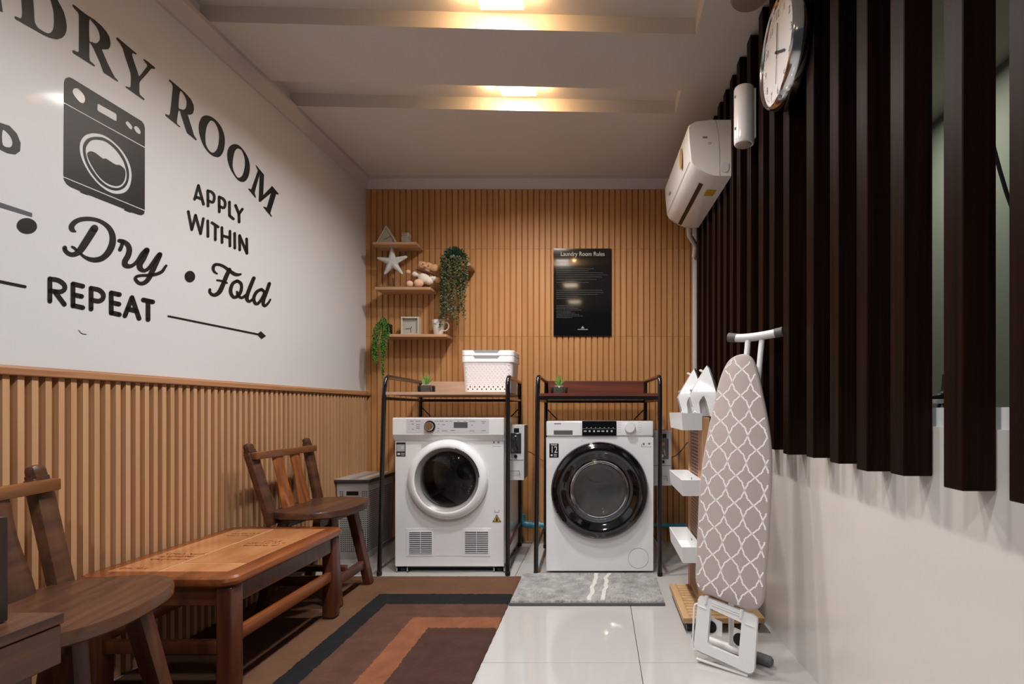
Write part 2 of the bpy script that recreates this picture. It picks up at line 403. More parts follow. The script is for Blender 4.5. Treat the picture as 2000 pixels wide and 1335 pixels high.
# right wall: low solid wall, open above near the camera, solid further back, closed unseen to stop light leaking
def wall_r(name, ya, yb, z0, z1, off, th, m):
    b = MB()
    b.add([(XR(ya)+off, ya, z0), (XR(yb)+off, yb, z0), (XR(yb)+off, yb, z1), (XR(ya)+off, ya, z1), (XR(ya)+off+th, ya, z0), (XR(yb)+off+th, yb, z0), (XR(yb)+off+th, yb, z1), (XR(ya)+off+th, ya, z1)],
          [(0, 3, 2, 1), (4, 5, 6, 7), (0, 4, 7, 3), (1, 2, 6, 5), (3, 7, 6, 2), (0, 1, 5, 4)])
    return b.build(name, m, kind='structure', smooth=0)
wall_r('wall_right', YO, YB, 0, .863, 0, .10, M['wall_low'])
wall_r('wall_right_upper', 1.42, YB, .863, ZC, .004, .05, M['dark_slat'])
wall_r('trim_6', YO, 1.42, .863, .905, .012, .07, M['white_gloss'])
MB().box(1.85, 1.95, YO, YB+.1, 0, ZC+.1).build('wall_beyond', M['wall_green'], kind='structure', smooth=0)
# the dark upright slats hung on the right wall
screen = thing('slat_screen', 'row of tall dark brown wooden slats hung on the right wall', 'wooden slats', (XR(1.5), 1.5, .75))
sY = [.055+q for q in (-.34, -.17, 0, .17, .335, .50, .664, .824, .983, 1.162, 1.312, 1.459, 1.617, 1.81, 1.949, 2.07, 2.22, 2.37, 2.485, 2.60, 2.715, 2.83, 2.96, 3.09, 3.22)]
dw = M['dark_slat']
sm = MB().box(-.064, 0, -.055, 0, 0, ZC-.75-.008, bev=.002, seg=1).build('slat', dw, screen, smooth=30)
ORG0 = ORG[screen]
# mesh was shifted by the parent's origin: move it back and place each slat by its own location
for v in sm.data.vertices: v.co += ORG0
for i, y in enumerate(sY):
    zb = .75 + (.004*math.sin(i*2.3))
    loc = Vector((XR(y)-.0005, y, zb))-ORG0
    if i == 0: sm.location = loc; o = sm
    else: o = dup(sm, loc)
    if y > 3.05: o.scale = (1, 1, 1)
# ---------------------------------------------------------------- black lettering on the left wall (flat vinyl print)
def WLm(px, py, t=0):
    Y = (1.691-.0012)/((CX-px)/F+.0262)
    return Vector((XL(Y)+.0012, Y, H+(CY-py)/F*Y))
def smooth_closed(p, k=4): return cr(p, k, True)
def letter(name, outer, holes, org, sc, sm=False, m=None):
    f = lambda a, b, t: WLm(org[0]+a/sc, org[1]+b/sc)
    if sm: outer = smooth_closed(outer)
    holes = [smooth_closed(h) for h in holes]
    return MB().poly(outer, holes, f).build(name, m or M['vinyl'], wall_left, smooth=0, fix=False)
def ribbon(mb, pts, f, cap=True):
    """pts (x, y, width) in drawing units, mapped by f"""
    n = len(pts); L = []; Rr = []
    for i, p in enumerate(pts):
        a = pts[max(i-1, 0)]; b = pts[min(i+1, n-1)]
        dx, dy = b[0]-a[0], b[1]-a[1]; l = math.hypot(dx, dy) or 1
        nx, ny = -dy/l*p[2]/2, dx/l*p[2]/2
        L.append((p[0]+nx, p[1]+ny)); Rr.append((p[0]-nx, p[1]-ny))
    vs = [f(*q) for q in L]+[f(*q) for q in Rr]
    mb.add(vs, [(i, i+1, n+i+1, n+i) for i in range(n-1)])
    if cap:
        for p in (pts[0], pts[-1]):
            mb.add([f(p[0]+p[2]/2*math.cos(2*PI*k/14), p[1]+p[2]/2*math.sin(2*PI*k/14)) for k in range(14)], [tuple(range(14))])
def strokes(name, ss, org, sc, wd=None, smooth=False, parent=None, m=None, each=None):
    f = lambda a, b: WLm(org[0]+a/sc, org[1]+b/sc)
    mb = MB()
    for s in ss:
        p = [(q[0], q[1], q[2] if len(q) > 2 else wd) for q in s]
        if smooth or len(p) > 3: p = cr(p, 5)
        if not smooth and len(p) == 3 and wd:      # sharp corner: two segments
            ribbon(mb, p[:2], f); ribbon(mb, p[1:], f)
        else: ribbon(mb, p, f)
    return mb.build(name, m or M['vinyl'], parent or wall_left, smooth=0, fix=False)
A_, B_, C_, D_, E_, F_, G_, H_ = ((0, 0), 8.345), ((130, 0), 6.675), ((310, 140), 4.603), ((110, 140), 4.605), ((350, 350), 8.345), ((110, 410), 8.333), ((340, 490), 7.027), ((0, 230), 3.256)
letter('letter', [(-120, -60), (10, -60), (20, 0), (48, 200), (0, 185), (-90, 130)], [], *A_)
letter('letter', [(350, -340), (355, 0), (368, 200), (362, 280), (335, 300), (250, 262), (243, 295), (270, 320), (700, 565), (820, 620), (930, 643), (1010, 620), (1060, 570), (1085, 500), (1090, 430), (1075, 320), (1040, 190), (990, 90), (940, 0), (860, -90), (760, -180), (600, -290), (240, -500), (240, -465), (330, -400)],
       [[(545, -250), (545, 0), (555, 150), (565, 330), (582, 390), (620, 450), (700, 505), (770, 540), (820, 535), (860, 500), (880, 430), (885, 320), (875, 180), (850, 80), (825, 0), (780, -90), (700, -170)]], *A_)
letter('letter', [(80, 62), (95, 60), (240, 175), (370, 260), (455, 335), (520, 410), (560, 480), (575, 560), (568, 610), (545, 640), (500, 646), (460, 640), (480, 690), (540, 830), (600, 950), (630, 1005), (672, 1050), (670, 1066), (485, 945), (440, 820), (400, 730), (345, 610), (310, 560), (299, 558), (298, 740), (305, 790), (370, 850), (365, 868), (85, 690), (80, 660), (95, 655), (150, 680), (165, 665), (165, 195), (150, 160), (82, 85)],
       [[(299, 262), (340, 290), (390, 350), (425, 420), (440, 490), (430, 530), (400, 560), (370, 562), (330, 545), (300, 522)]], *B_)
letter('letter', [(650, 490), (665, 488), (912, 695), (908, 712), (862, 690), (855, 720), (880, 800), (925, 930), (945, 995), (980, 960), (1055, 860), (1050, 840), (1005, 785), (1005, 765), (1060, 800), (1155, 880), (1152, 900), (1105, 893), (1060, 950), (960, 1060), (950, 1090), (950, 1190), (955, 1230), (1018, 1290), (1012, 1308), (775, 1140), (770, 1122), (820, 1138), (840, 1130), (843, 1040), (840, 960), (760, 720), (735, 630), (700, 570), (652, 510)], [], *B_)
letter('letter', [(92, 72), (100, 70), (190, 145), (240, 190), (290, 245), (315, 300), (318, 340), (308, 375), (285, 387), (262, 385), (275, 430), (300, 510), (318, 570), (342, 608), (338, 618), (255, 550), (235, 490), (205, 400), (192, 352), (179, 350), (170, 400), (163, 450), (168, 470), (195, 492), (190, 500), (62, 395), (60, 380), (70, 382), (92, 392), (103, 380), (112, 300), (125, 180), (128, 130), (118, 105), (95, 85)],
       [[(193, 178), (225, 205), (248, 250), (252, 290), (245, 325), (225, 341), (200, 335), (179, 315)]], *C_)
letter('letter', [(432, 392), (480, 408), (530, 450), (570, 510), (592, 580), (594, 650), (580, 720), (550, 762), (515, 766), (470, 745), (420, 690), (385, 620), (365, 545), (362, 480), (378, 425), (400, 400)],
       [[(468, 440), (500, 452), (528, 500), (543, 560), (540, 640), (525, 695), (500, 722), (475, 725), (445, 695), (425, 650), (420, 590), (425, 530), (440, 475)]], *C_, sm=True)
letter('letter', [(683, 650), (720, 660), (760, 700), (800, 765), (818, 830), (818, 890), (805, 945), (780, 982), (750, 990), (715, 975), (675, 925), (640, 860), (620, 790), (618, 725), (632, 680), (655, 658)],
       [[(715, 690), (745, 705), (768, 755), (776, 810), (772, 870), (755, 925), (730, 950), (705, 945), (680, 905), (666, 855), (668, 790), (680, 730), (695, 700)]], *C_, sm=True)
letter('letter', [(875, 838), (948, 925), (940, 1108), (1020, 1025), (1078, 1095), (1074, 1106), (1057, 1098), (1003, 1272), (1018, 1298), (1013, 1306), (943, 1220), (944, 1210), (972, 1220), (1010, 1090), (912, 1172), (900, 1165), (908, 920), (863, 1088), (874, 1125), (870, 1136), (806, 1056), (808, 1046), (832, 1058), (892, 888), (875, 850)], [], *C_)
# washing machine drawing
gf = lambda a, b, t: WLm(110+a/4.605, 140+b/4.605)
g = MB()
g.poly([(72, 95), (85, 60), (115, 48), (145, 60), (770, 445), (790, 475), (797, 510), (797, 674), (72, 274)],
       [cr([(180, 148), (205, 155), (240, 190), (262, 230), (260, 265), (240, 283), (210, 270), (170, 225), (148, 185), (155, 155)], 3, True),
        [(372, 290), (385, 290), (535, 372), (547, 390), (545, 443), (530, 440), (380, 355), (370, 340)],
        cr([(635, 445), (650, 448), (675, 475), (686, 500), (680, 518), (660, 510), (635, 480), (624, 460)], 3, True),
        cr([(710, 490), (730, 492), (755, 520), (762, 545), (750, 560), (725, 548), (705, 520), (700, 500)], 3, True)], gf)
g.poly([(72, 284), (797, 686), (796, 1241), (66, 938)], [cr([(350, 553), (430, 570), (520, 630), (600, 715), (655, 810), (680, 910), (670, 1010), (630, 1075), (560, 1098), (480, 1082), (390, 1020), (310, 930), (250, 830), (215, 730), (215, 640), (250, 580), (300, 557)], 4, True)], gf)
g.poly(cr([(370, 585), (430, 595), (510, 645), (580, 720), (630, 810), (655, 910), (645, 990), (610, 1045), (545, 1068), (470, 1050), (390, 995), (320, 910), (270, 820), (245, 730), (245, 660), (275, 610), (320, 588)], 4, True),
       [cr([(380, 612), (440, 625), (510, 675), (570, 745), (612, 820), (635, 910), (628, 980), (590, 1030), (540, 1045), (470, 1028), (400, 975), (340, 900), (290, 815), (268, 740), (268, 680), (300, 630), (335, 613)], 4, True)], gf)
g.poly(cr([(290, 722), (320, 716), (360, 735), (420, 780), (450, 782), (530, 832), (570, 838), (610, 870), (622, 900), (618, 960), (590, 1010), (545, 1027), (480, 1012), (410, 965), (350, 890), (305, 810), (282, 750)], 4, True), [], gf)
g.poly([(66, 950), (796, 1252), (788, 1280), (765, 1290), (740, 1285), (672, 1262), (668, 1268), (612, 1245), (610, 1232), (288, 1105), (285, 1110), (218, 1085), (215, 1072), (130, 1035), (95, 1010), (72, 970)], [], gf)
g.build('washing_machine_drawing', M['vinyl'], wall_left, smooth=0, fix=False)
strokes('lettering', [[(253, 325), (315, 100), (398, 405)], [(285, 290), (375, 325)], [(468, 185), (472, 435)], [(468, 187), (530, 208), (570, 260), (570, 330), (545, 375), (472, 345)],
                      [(652, 285), (655, 530)], [(652, 287), (715, 318), (748, 370), (748, 430), (722, 465), (655, 437)], [(820, 370), (822, 590), (885, 645)], [(920, 425), (975, 565)], [(1030, 485), (975, 565), (978, 695)],
                      [(150, 525), (207, 820)], [(207, 820), (268, 585)], [(268, 585), (350, 885)], [(350, 885), (395, 640)], [(467, 675), (470, 930)], [(535, 707), (635, 775)], [(590, 745), (590, 985)],
                      [(697, 785), (700, 1030)], [(828, 845), (828, 1085)], [(700, 915), (828, 955)], [(905, 880), (908, 1120)], [(985, 915), (988, 1150)], [(985, 915), (1105, 1205)], [(1100, 970), (1105, 1205)]], *E_, wd=45)
strokes('lettering', [[(622, 300, 125), (540, 430, 125), (430, 600, 120), (380, 665, 110), (330, 705, 90), (260, 725, 75), (190, 700, 70), (145, 650, 70), (140, 615, 75)],
                      [(255, 595, 30), (290, 615, 45), (330, 650, 40)],
                      [(315, 350, 25), (265, 320, 80), (250, 265, 90), (300, 200, 85), (390, 155, 75), (520, 142, 70), (650, 158, 62), (760, 205, 65), (860, 290, 80), (910, 390, 95), (920, 490, 105), (900, 590, 110), (840, 700, 105), (750, 780, 95), (650, 810, 85), (550, 800, 70), (460, 760, 50), (400, 710, 40)],
                      [(1038, 645, 62), (1065, 585, 60), (1080, 520, 60)],
                      [(1025, 497, 60), (1090, 512, 70), (1160, 560, 80), (1190, 640, 90), (1170, 740, 95), (1120, 830, 95), (1125, 890, 95), (1180, 915, 70), (1250, 895, 60), (1320, 830, 60), (1400, 720, 80), (1470, 655, 90)],
                      [(1475, 655, 92), (1420, 780, 95), (1360, 880, 100), (1370, 950, 90), (1430, 985, 60), (1500, 950, 60), (1580, 850, 65), (1640, 770, 75), (1685, 725, 85)],
                      [(1685, 728, 85), (1640, 830, 85), (1560, 1000, 90), (1500, 1120, 80), (1430, 1185, 70), (1350, 1188, 60), (1292, 1130, 58), (1305, 1085, 52), (1380, 1065, 48), (1500, 1060, 50), (1620, 1045, 55), (1720, 1000, 55), (1770, 930, 45), (1790, 905, 42)]], *F_, smooth=True)
strokes('lettering', [[(590, 310, 25), (550, 280, 35), (538, 230, 45), (560, 190, 45), (610, 185, 40), (680, 210, 40), (750, 260, 45), (820, 310, 50), (870, 325, 45), (915, 318, 28)],
                      [(760, 255, 55), (720, 340, 60), (680, 440, 62), (630, 550, 65), (580, 595, 55), (530, 600, 45), (492, 565, 40), (493, 530, 40)],
                      [(590, 400, 25), (650, 410, 30), (728, 438, 25)],
                      [(870, 410, 45), (918, 445, 45), (925, 520, 45), (895, 595, 48), (830, 635, 45), (785, 590, 48), (778, 520, 50), (808, 445, 48), (860, 412, 45)],
                      [(865, 560, 32), (880, 612, 40), (930, 640, 38), (985, 605, 38)],
                      [(1095, 372, 52), (1050, 480, 55), (1010, 590, 55), (1000, 655, 52), (1030, 692, 40), (1075, 665, 35)],
                      [(1200, 525, 42), (1135, 560, 46), (1095, 640, 46), (1110, 710, 46), (1150, 720, 42), (1200, 660, 42), (1240, 570, 42), (1200, 525, 42)],
                      [(1308, 448, 50), (1270, 560, 50), (1230, 670, 50), (1225, 730, 46), (1250, 750, 40), (1295, 710, 33), (1322, 665, 26)]], *G_, smooth=True)
strokes('lettering', [[(318, 1022), (318, 1165)], [(318, 1024), (370, 1032), (408, 1060), (410, 1090), (380, 1106), (318, 1098)], [(350, 1105), (410, 1185)],
                      [(465, 1055), (465, 1195)], [(465, 1055), (527, 1070)], [(470, 1124), (520, 1135)], [(465, 1192), (527, 1206)],
                      [(580, 1082), (580, 1215)], [(580, 1084), (630, 1094), (657, 1122), (652, 1152), (625, 1165), (580, 1156)],
                      [(708, 1112), (708, 1240)], [(708, 1112), (760, 1123)], [(708, 1173), (757, 1184)], [(708, 1238), (760, 1250)],
                      [(795, 1258), (840, 1142)], [(840, 1142), (885, 1275)], [(815, 1215), (868, 1228)], [(912, 1157), (972, 1170)], [(942, 1165), (942, 1282)]], *H_, wd=30)
letter('letter', [(-30, 22), (0, 30), (60, 50), (108, 100), (132, 160), (128, 212), (98, 233), (50, 225), (0, 200), (-30, 190)], [[(18, 78), (50, 95), (75, 130), (82, 162), (65, 187), (18, 170)]], *H_)
strokes('line', [[(-90, 1022, 19), (160, 1073, 19)]], *H_)
strokes('line', [[(-78, 893, 26), (1150, 1142, 26)]], *G_)
letter('arrow_head', [(1140, 1140), (1190, 1098), (1264, 1165), (1200, 1209), (1160, 1168)], [], *G_)
letter('dot', circ(218, 350, 72, 28, 80), [], *G_)
letter('dot', [(172+64*math.cos(a)-6*math.sin(a), 687+50*math.sin(a)+8*math.cos(a)) for a in [2*PI*q/28 for q in range(28)]], [], *H_)
letter('bar', [(-60, 520), (0, 537), (205, 605), (205, 630), (0, 568), (-60, 550)], [], *H_, m=mat('grey_vinyl', rgb(88, 92, 96), .3))
strokes('scuff', [[(480, 825, 3), (500, 846, 4), (528, 852, 3)]], (0, 380), 3.125, smooth=True)

# ---------------------------------------------------------------- ceiling lights in the recesses
def ceil_light(x, y, label, ZT=ZT):
    r = thing('ceiling_light', label, 'ceiling light', (x, y, ZT), 'square downlights in the ceiling recesses')
    b = MB()
    b.poly([(x-.088, y-.088), (x+.088, y-.088), (x+.088, y+.088), (x-.088, y+.088)], [[(x-.068, y-.068), (x+.068, y-.068), (x+.068, y+.068), (x-.068, y+.068)]], lambda a, c_, t: Vector((a, c_, ZT-.006+t)), .006)
    b.build('frame', M['lamp_frame_added_glow'], r, smooth=0)
    MB().box(x-.068, x+.068, y-.068, y+.068, ZT-.004, ZT-.001).build('diffuser', M['lamp_glow'], r, smooth=0)
    return r
labs = ['square white downlight in the recess nearest the back wall', 'square white downlight at the top edge of the photo']
labs += ['square white downlight in the third ceiling recess, above the top of the photo', 'square white downlight in the flat ceiling just above the camera', 'unseen square downlight added for fill in the flat ceiling behind the camera']
for i, (x, y, k) in enumerate(LAMPS): ceil_light(x, y, labs[i], ZT if i < 3 else ZC)
sd = thing('smoke_detector', 'brownish round ceiling fitting at the top edge above the clock', 'ceiling fitting', (.585, 2.02, ZC))
MB().lathe([(.07, 0), (.07, -.012), (.062, -.022), (.0, -.024)], (.575, 2.02, ZC), n=36, close=True).build('housing', mat('taupe_plastic', rgb(140, 124, 112), .5), sd)

# ---------------------------------------------------------------- dryer
def FP(cx, cy, Y): p = P(cx, cy, Y); return p.x, p.z
YD = 2.925
dry = thing('tumble_dryer', 'white front-loading tumble dryer with a white door ring under the pale-shelved rack', 'dryer', (-.83, YD, 0))
xl, _ = FP(772, 0, YD); xr, _ = FP(984, 0, YD); ztop = .857; zbot = .033
dcx, dcz = FP(876, 935, YD); k = YD/F; s = k
def shell(par, x0, x1, y0, y1, z0, z1, cx, cz, r, m, name='body', th=.012):
    b = MB()
    hole = circ(cx, cz, r, 48)
    b.poly([(x0+.004, z0), (x1-.004, z0), (x1, z0+.004), (x1, z1-.012), (x1-.012, z1), (x0+.012, z1), (x0, z1-.012), (x0, z0+.004)], [hole], XZ(y0), th)
    b.box(x0, x0+.006, y0+.001, y1, z0+.003, z1-.006); b.box(x1-.006, x1, y0+.001, y1, z0+.003, z1-.006)
    b.box(x0, x1, y1-.006, y1, z0, z1-.004); b.box(x0+.003, x1-.003, y0+.004, y1, z1-.012, z1, bev=.003); b.box(x0, x1, y0+.004, y1, z0, z0+.008)
    return b.build(name, m, par, smooth=30)
shell(dry, xl, xr, YD, YD+.53, zbot, ztop, dcx, dcz, .165, M['white_app'])
# control console with a lip
b = MB(); zc0, zc1, zc2 = .815, .762, .73
def PZ(py, Y=YD): return H+(CY-py)/F*Y
z_a, z_b, z_c = PZ(815), PZ(848), PZ(860)
prof = [(0, z_a), (-.022, z_a), (-.026, z_a-.006), (-.026, z_b), (-.004, z_c), (0, z_c)]
n = len(prof); xa, xb = xl-.004, xr+.004
b.add([(x, YD+p, z) for x in (xa, xb) for p, z in prof], [tuple(range(n)), tuple(range(n, 2*n))[::-1]]+[(i, n+i, n+(i+1) % n, (i+1) % n) for i in range(n)])
b.build('control_panel', M['white_gloss'], dry, smooth=20)
yf = YD-.0265
b = MB()                                                       # raised panel insert
x0_, z1_ = FP(797, 817.5, YD); x1_, z0_ = FP(957, 845, YD)
b.box(x0_, x1_, yf-.0006, yf+.001, z0_, z1_); b.build('panel_insert', mat('panel_grey_white', rgb(214, 214, 220), .25, coat=.3), dry, smooth=0)
kx, kz = FP(839.5, 832, YD-.03)
MB().lathe([(.031, 0), (.031, -.008), (.028, -.011), (.024, -.011)], (kx, yf, kz), 'y', 36).build('dial_ring', M['black_gloss'], dry)
MB().lathe([(.0245, -.006), (.0235, -.024), (.021, -.027), (0, -.027)], (kx, yf, kz), 'y', 36).build('dial', M['chrome'], dry)
a0, a1 = FP(886, 824, YD-.03); b0, b1 = FP(913, 835, YD-.03)
MB().box(a0, b0, yf-.0016, yf, b1, a1).build('display', M['lcd'], dry, smooth=0)
b = MB()
for (x, y, w_) in [(804, 822, 6), (816, 822, 9), (816, 829, 7), (816, 833, 7), (816, 836, 7), (806, 828, 4), (806, 838, 4), (852, 822, 8), (862, 822, 8), (866, 829, 6), (872, 822, 5), (880, 822, 4), (895, 822, 4), (908, 822, 5), (922, 822, 12), (922, 841, 9), (944, 823, 9), (944, 826, 3), (944, 840.5, 9), (856, 828, 3), (856, 836, 3), (856, 841, 3), (868, 841, 10), (884, 840, 8), (922, 830, 3)]:
    cx_, cz_ = FP(x, y, YD-.03); b.box(cx_-w_*k/2, cx_+w_*k/2, yf-.0012, yf-.0002, cz_-.0014, cz_+.0014)
b.build('printed_text', M['ink'], dry, smooth=0, kind='stuff')
# door
R1 = 79*k*.99
door = MB().lathe([(R1-.002, 0), (R1, -.012), (R1-.004, -.026), (R1-.010, -.033), (.196, -.040), (.184, -.0425), (.176, -.041), (.158, -.013), (.154, -.007), (.154, .012)], (dcx, YD, dcz), 'y', 72).build('door', M['white_gloss'], dry, smooth=50)
MB().lathe([(.1755, -.0408), (.158, -.0140), (.1538, -.0070), (.1538, -.002)], (dcx, YD-.0004, dcz), 'y', 72).build('door_bezel', M['grey_bevel'], door, smooth=50)
MB().lathe([(.1535, -.004), (.149, -.016), (.12, -.026), (.06, -.032), (0, -.033), (0, -.029), (.06, -.028), (.12, -.022), (.146, -.011), (.1535, .002)], (dcx, YD, dcz), 'y', 56).build('door_glass', M['glass_dark'], door, smooth=60)
b = MB(); arc = []
for q in range(22):
    a = math.radians(74-q*3.3); arc.append((dcx+.1795*math.cos(a), YD-.0432, dcz+.1795*math.sin(a)))
b.tube(arc, .0030, 6); b.build('handle_slot', M['black'], door)
drum = MB().lathe([(.160, .014), (.163, .03), (.215, .06), (.215, .40), (.19, .415), (0, .42)], (dcx, YD, dcz), 'y', 48).build('drum', M['drum_dark'], dry, smooth=50)
b = MB()
for rr, n_ in ((.10, 20), (.115, 23), (.13, 26), (.145, 29), (.16, 32)):
    for q in range(n_):
        a = 2*PI*q/n_+rr*9; 
        if math.sin(3*a) < -.35: continue
        b.lathe([(.0042, 0), (0, -.0005)], (dcx+rr*math.cos(a), YD+.412, dcz+rr*math.sin(a)), 'y', 6)
b.build('perforations', M['chrome'], drum, smooth=0, kind='stuff')
for a in (100, 220, 340):
    a = math.radians(a); p = Vector((dcx+.195*math.cos(a), 0, dcz+.195*math.sin(a)))
    MB().bar((p.x, YD+.08, p.z), (p.x, YD+.39, p.z), .02, .05, up=(math.cos(a), 0, math.sin(a)), bev=.006).build('paddle', M['drum_dark'], drum)
MB().lathe([(.06, .40), (.058, .385), (.03, .37), (0, .368)], (dcx, YD, dcz), 'y', 32).build('hub', M['steel'], drum)
b = MB().lathe([(.163, .02), (.163, .034), (.157, .036), (.157, .018)], (dcx, YD, dcz), 'y', 56); b.build('seal_ring', M['grey_pl'], drum)
# service panel with two vents
def rect(par, name, px0, py0, px1, py1, Y, m, dy=-.002, back=0, bev=0):
    x0, z1 = FP(px0, py0, Y); x1, z0 = FP(px1, py1, Y)
    return MB().box(x0, x1, Y+dy, Y+back, z0, z1, bev=bev, seg=1).build(name, m, par, smooth=0)
rect(dry, 'access_panel', 793, 1031, 848, 1085.5, YD, M['white_app'], -.0025, bev=.001)
rect(dry, 'access_panel', 904, 1031, 959, 1085.5, YD, M['white_app'], -.0025, bev=.001)
rect(dry, 'access_panel', 849, 1031.5, 903, 1085, YD, M['white_app'], -.0015, bev=.001)
for px0, px1, yy in ((800, 843.5, 1037), (908.5, 953.5, 1036)):
    v = rect(dry, 'vent', px0, yy, px1, yy+43.5, YD, M['hole'], -.003, -.0022)
    for q in range(12):
        y_ = yy+q*3.72
        rect(v, 'louvre', px0-.3, y_, px1+.3, y_+1.55, YD, M['white_app'], -.0065, -.003)
    rect(v, 'divider', (px0+px1)/2-.4, yy, (px0+px1)/2+.4, yy+43, YD, M['white_app'], -.0055, -.003)
b = MB(); b.box(xl+.03, xr-.03, YD+.03, YD+.48, .012, zbot); b.build('base', M['black'], dry, smooth=0)
for px0, px1 in ((774.5, 797), (964, 986)):
    x0, _ = FP(px0, 0, YD); x1, _ = FP(px1, 0, YD)
    f = MB().box(x0, x1, YD-.004, YD+.05, 0, .005).box(x0, x0+.006, YD-.004, YD+.05, 0, .032).box(x1-.006, x1, YD-.004, YD+.05, 0, .032).box(x0, x1, YD+.02, YD+.05, .026, .032).build('foot_bracket', M['chrome'], dry, smooth=0)
    MB().lathe([(.0, .0055), (.021, .0055), (.021, .022), (.012, .024), (.012, .04)], ((x0+x1)/2, YD+.022, 0), n=16, close=True).build('rubber_foot', M['black'], f)
    MB().lathe([(.0, .0005), (.02, .0005), (.02, .022), (.012, .024), (.012, .04)], ((x0+x1)/2, YD+.45, 0), n=16, close=True).build('rubber_foot', M['black'], dry)
# labels
st = rect(dry, 'energy_label', 774, 863.5, 792, 891, YD, M['ink_dark'], -.0008)
rect(st, 'label_picture', 774.8, 867.5, 790.5, 881, YD-.0009, mat('sticker_grey', rgb(176, 178, 182), .5), -.0003)
b = MB()
for (x, y, w_, h_) in ((786, 872, 6, 1.2), (786, 875, 5, 1.2), (779, 886, 5, 3.5), (787, 885, 7, 1), (787, 888, 7, 1)):
    cx_, cz_ = FP(x, y, YD); b.box(cx_-w_*k/2, cx_+w_*k/2, YD-.0016, YD-.0011, cz_-h_*k/2, cz_+h_*k/2)
b.build('printed_text', M['white_pl'], st, smooth=0, kind='stuff')
st = MB().poly([FP(961.5, 1019, YD), FP(979, 1019, YD), FP(970.3, 1004, YD)], [], XZ(YD-.0010), .0010).build('warning_sign', M['ink_dark'], dry, smooth=0)
MB().poly([FP(963.6, 1017.8, YD), FP(976.9, 1017.8, YD), FP(970.3, 1006.3, YD)], [], XZ(YD-.0014), .0003).build('warning_triangle', M['yellow'], st, smooth=0)
MB().poly(cr([FP(970.3, 1008.8, YD), FP(972, 1013, YD), FP(972.6, 1016, YD), FP(970.3, 1017, YD), FP(968, 1016, YD), FP(968.6, 1013, YD)], 3, True), [], XZ(YD-.0018), .0003).build('flame_symbol', M['ink_dark'], st, smooth=0)
b = MB()
for (x, y, w_, h_) in ((966.5, 997.5, .8, 5), (974.5, 997.5, .8, 5), (970.5, 1000, 8, .8), (964.5, 863.5, 3.5, 3.5), (973.5, 863.5, 3.5, 3.5), (970, 871, 17, .5)):
    cx_, cz_ = FP(x, y, YD); b.box(cx_-w_*k/2, cx_+w_*k/2, YD-.0008, YD, cz_-h_*k/2, cz_+h_*k/2)
b.build('printed_symbols', M['ink'], dry, smooth=0, kind='stuff')

# ---------------------------------------------------------------- washing machine
YW = 2.912
was = thing('washing_machine', 'white washing machine with a big black door ring under the dark-shelved rack', 'washing machine', (0, YW, 0))
k = YW/F
xl, _ = FP(1067, 0, YW); xr, _ = FP(1276, 0, YW); zt = PZ(851.5, YW); ztt = PZ(821.5, YW)
wcx, wcz = FP(1171, 956.5, YW)
shell(was, xl, xr, YW, YW+.56, .012, zt, wcx, wcz, .21, M['white_app'])
b = MB(); b.box(xl, xr, YW-.006, YW+.56, zt+.001, ztt, bev=.007, seg=3); b.build('control_panel', M['white_gloss'], was)
MB().box(xl+.02, xr-.02, YW+.03, YW+.5, 0, .013).build('base', M['black'], was, smooth=0)
yf = YW-.006
d = rect(was, 'detergent_drawer', 1068.5, 824, 1134, 850, yf, M['white_gloss'], -.0022, bev=.001)
rect(d, 'drawer_grip', 1081.5, 840, 1118.5, 848.5, yf-.0022, M['grey_dark'], -.0006)
rect(d, 'printed_text', 1082, 826, 1096, 828, yf-.0022, M['ink'], -.0003)
dp = rect(was, 'display', 1137, 821.8, 1204, 850.5, yf, M['black_gloss'], -.0030)
b = MB()
for q in range(7):
    cx_, cz_ = FP(1143+q*8.6, 841.5, yf); b.box(cx_-.008, cx_+.008, yf-.0034, yf-.003, cz_-.0035, cz_+.0035) if q in (0, 3, 4) else b.lathe([(.006, -.0032), (0, -.0034)], (cx_, yf, cz_), 'y', 7)
    cx_, cz_ = FP(1146+q*8.6, 834.5, yf); b.box(cx_-.003, cx_+.003, yf-.0034, yf-.003, cz_-.0015, cz_+.0015)
cx_, cz_ = FP(1170, 836.7, yf); b.box(cx_-.09, cx_+.09, yf-.0033, yf-.003, cz_-.0006, cz_+.0006)
b.build('display_icons', mat('icon_grey', rgb(190, 190, 186), .5), dp, smooth=0, kind='stuff')
kx, kz = FP(1230, 834, yf)
MB().lathe([(.030, 0), (.0295, -.020), (.026, -.025), (0, -.0255)], (kx, yf, kz), 'y', 40).build('dial', M['white_gloss'], was)
b = MB()
for q in range(5):
    for sx in (-1, 1):
        cx_, cz_ = FP(1230+sx*20, 825+q*4.6, yf); b.box(cx_-.010, cx_+.010, yf-.0006, yf, cz_-.0007, cz_+.0007)
b.build('printed_text', mat('pale_ink', rgb(180, 182, 188), .6), was, smooth=0, kind='stuff')
RO = 95*k
door = MB().lathe([(RO-.004, 0), (RO, -.014), (RO-.006, -.034), (RO-.022, -.046), (.222, -.052), (.205, -.046), (.192, -.034), (.183, -.030), (.181, 0)], (wcx, YW, wcz), 'y', 80).build('door', M['black_gloss'], was, smooth=50)
MB().lathe([(.182, -.028), (.176, -.034), (.14, -.046), (.08, -.052), (0, -.054), (0, -.05), (.08, -.048), (.14, -.042), (.172, -.030), (.182, -.020)], (wcx, YW, wcz), 'y', 64).build('door_glass', M['glass_dark'], door, smooth=60)
MB().lathe([(.212, .012), (.198, .03), (.186, .03), (.178, .05), (.165, .09), (.168, .10)], (wcx, YW, wcz), 'y', 64).build('rubber_gasket', M['gasket'], was, smooth=50)
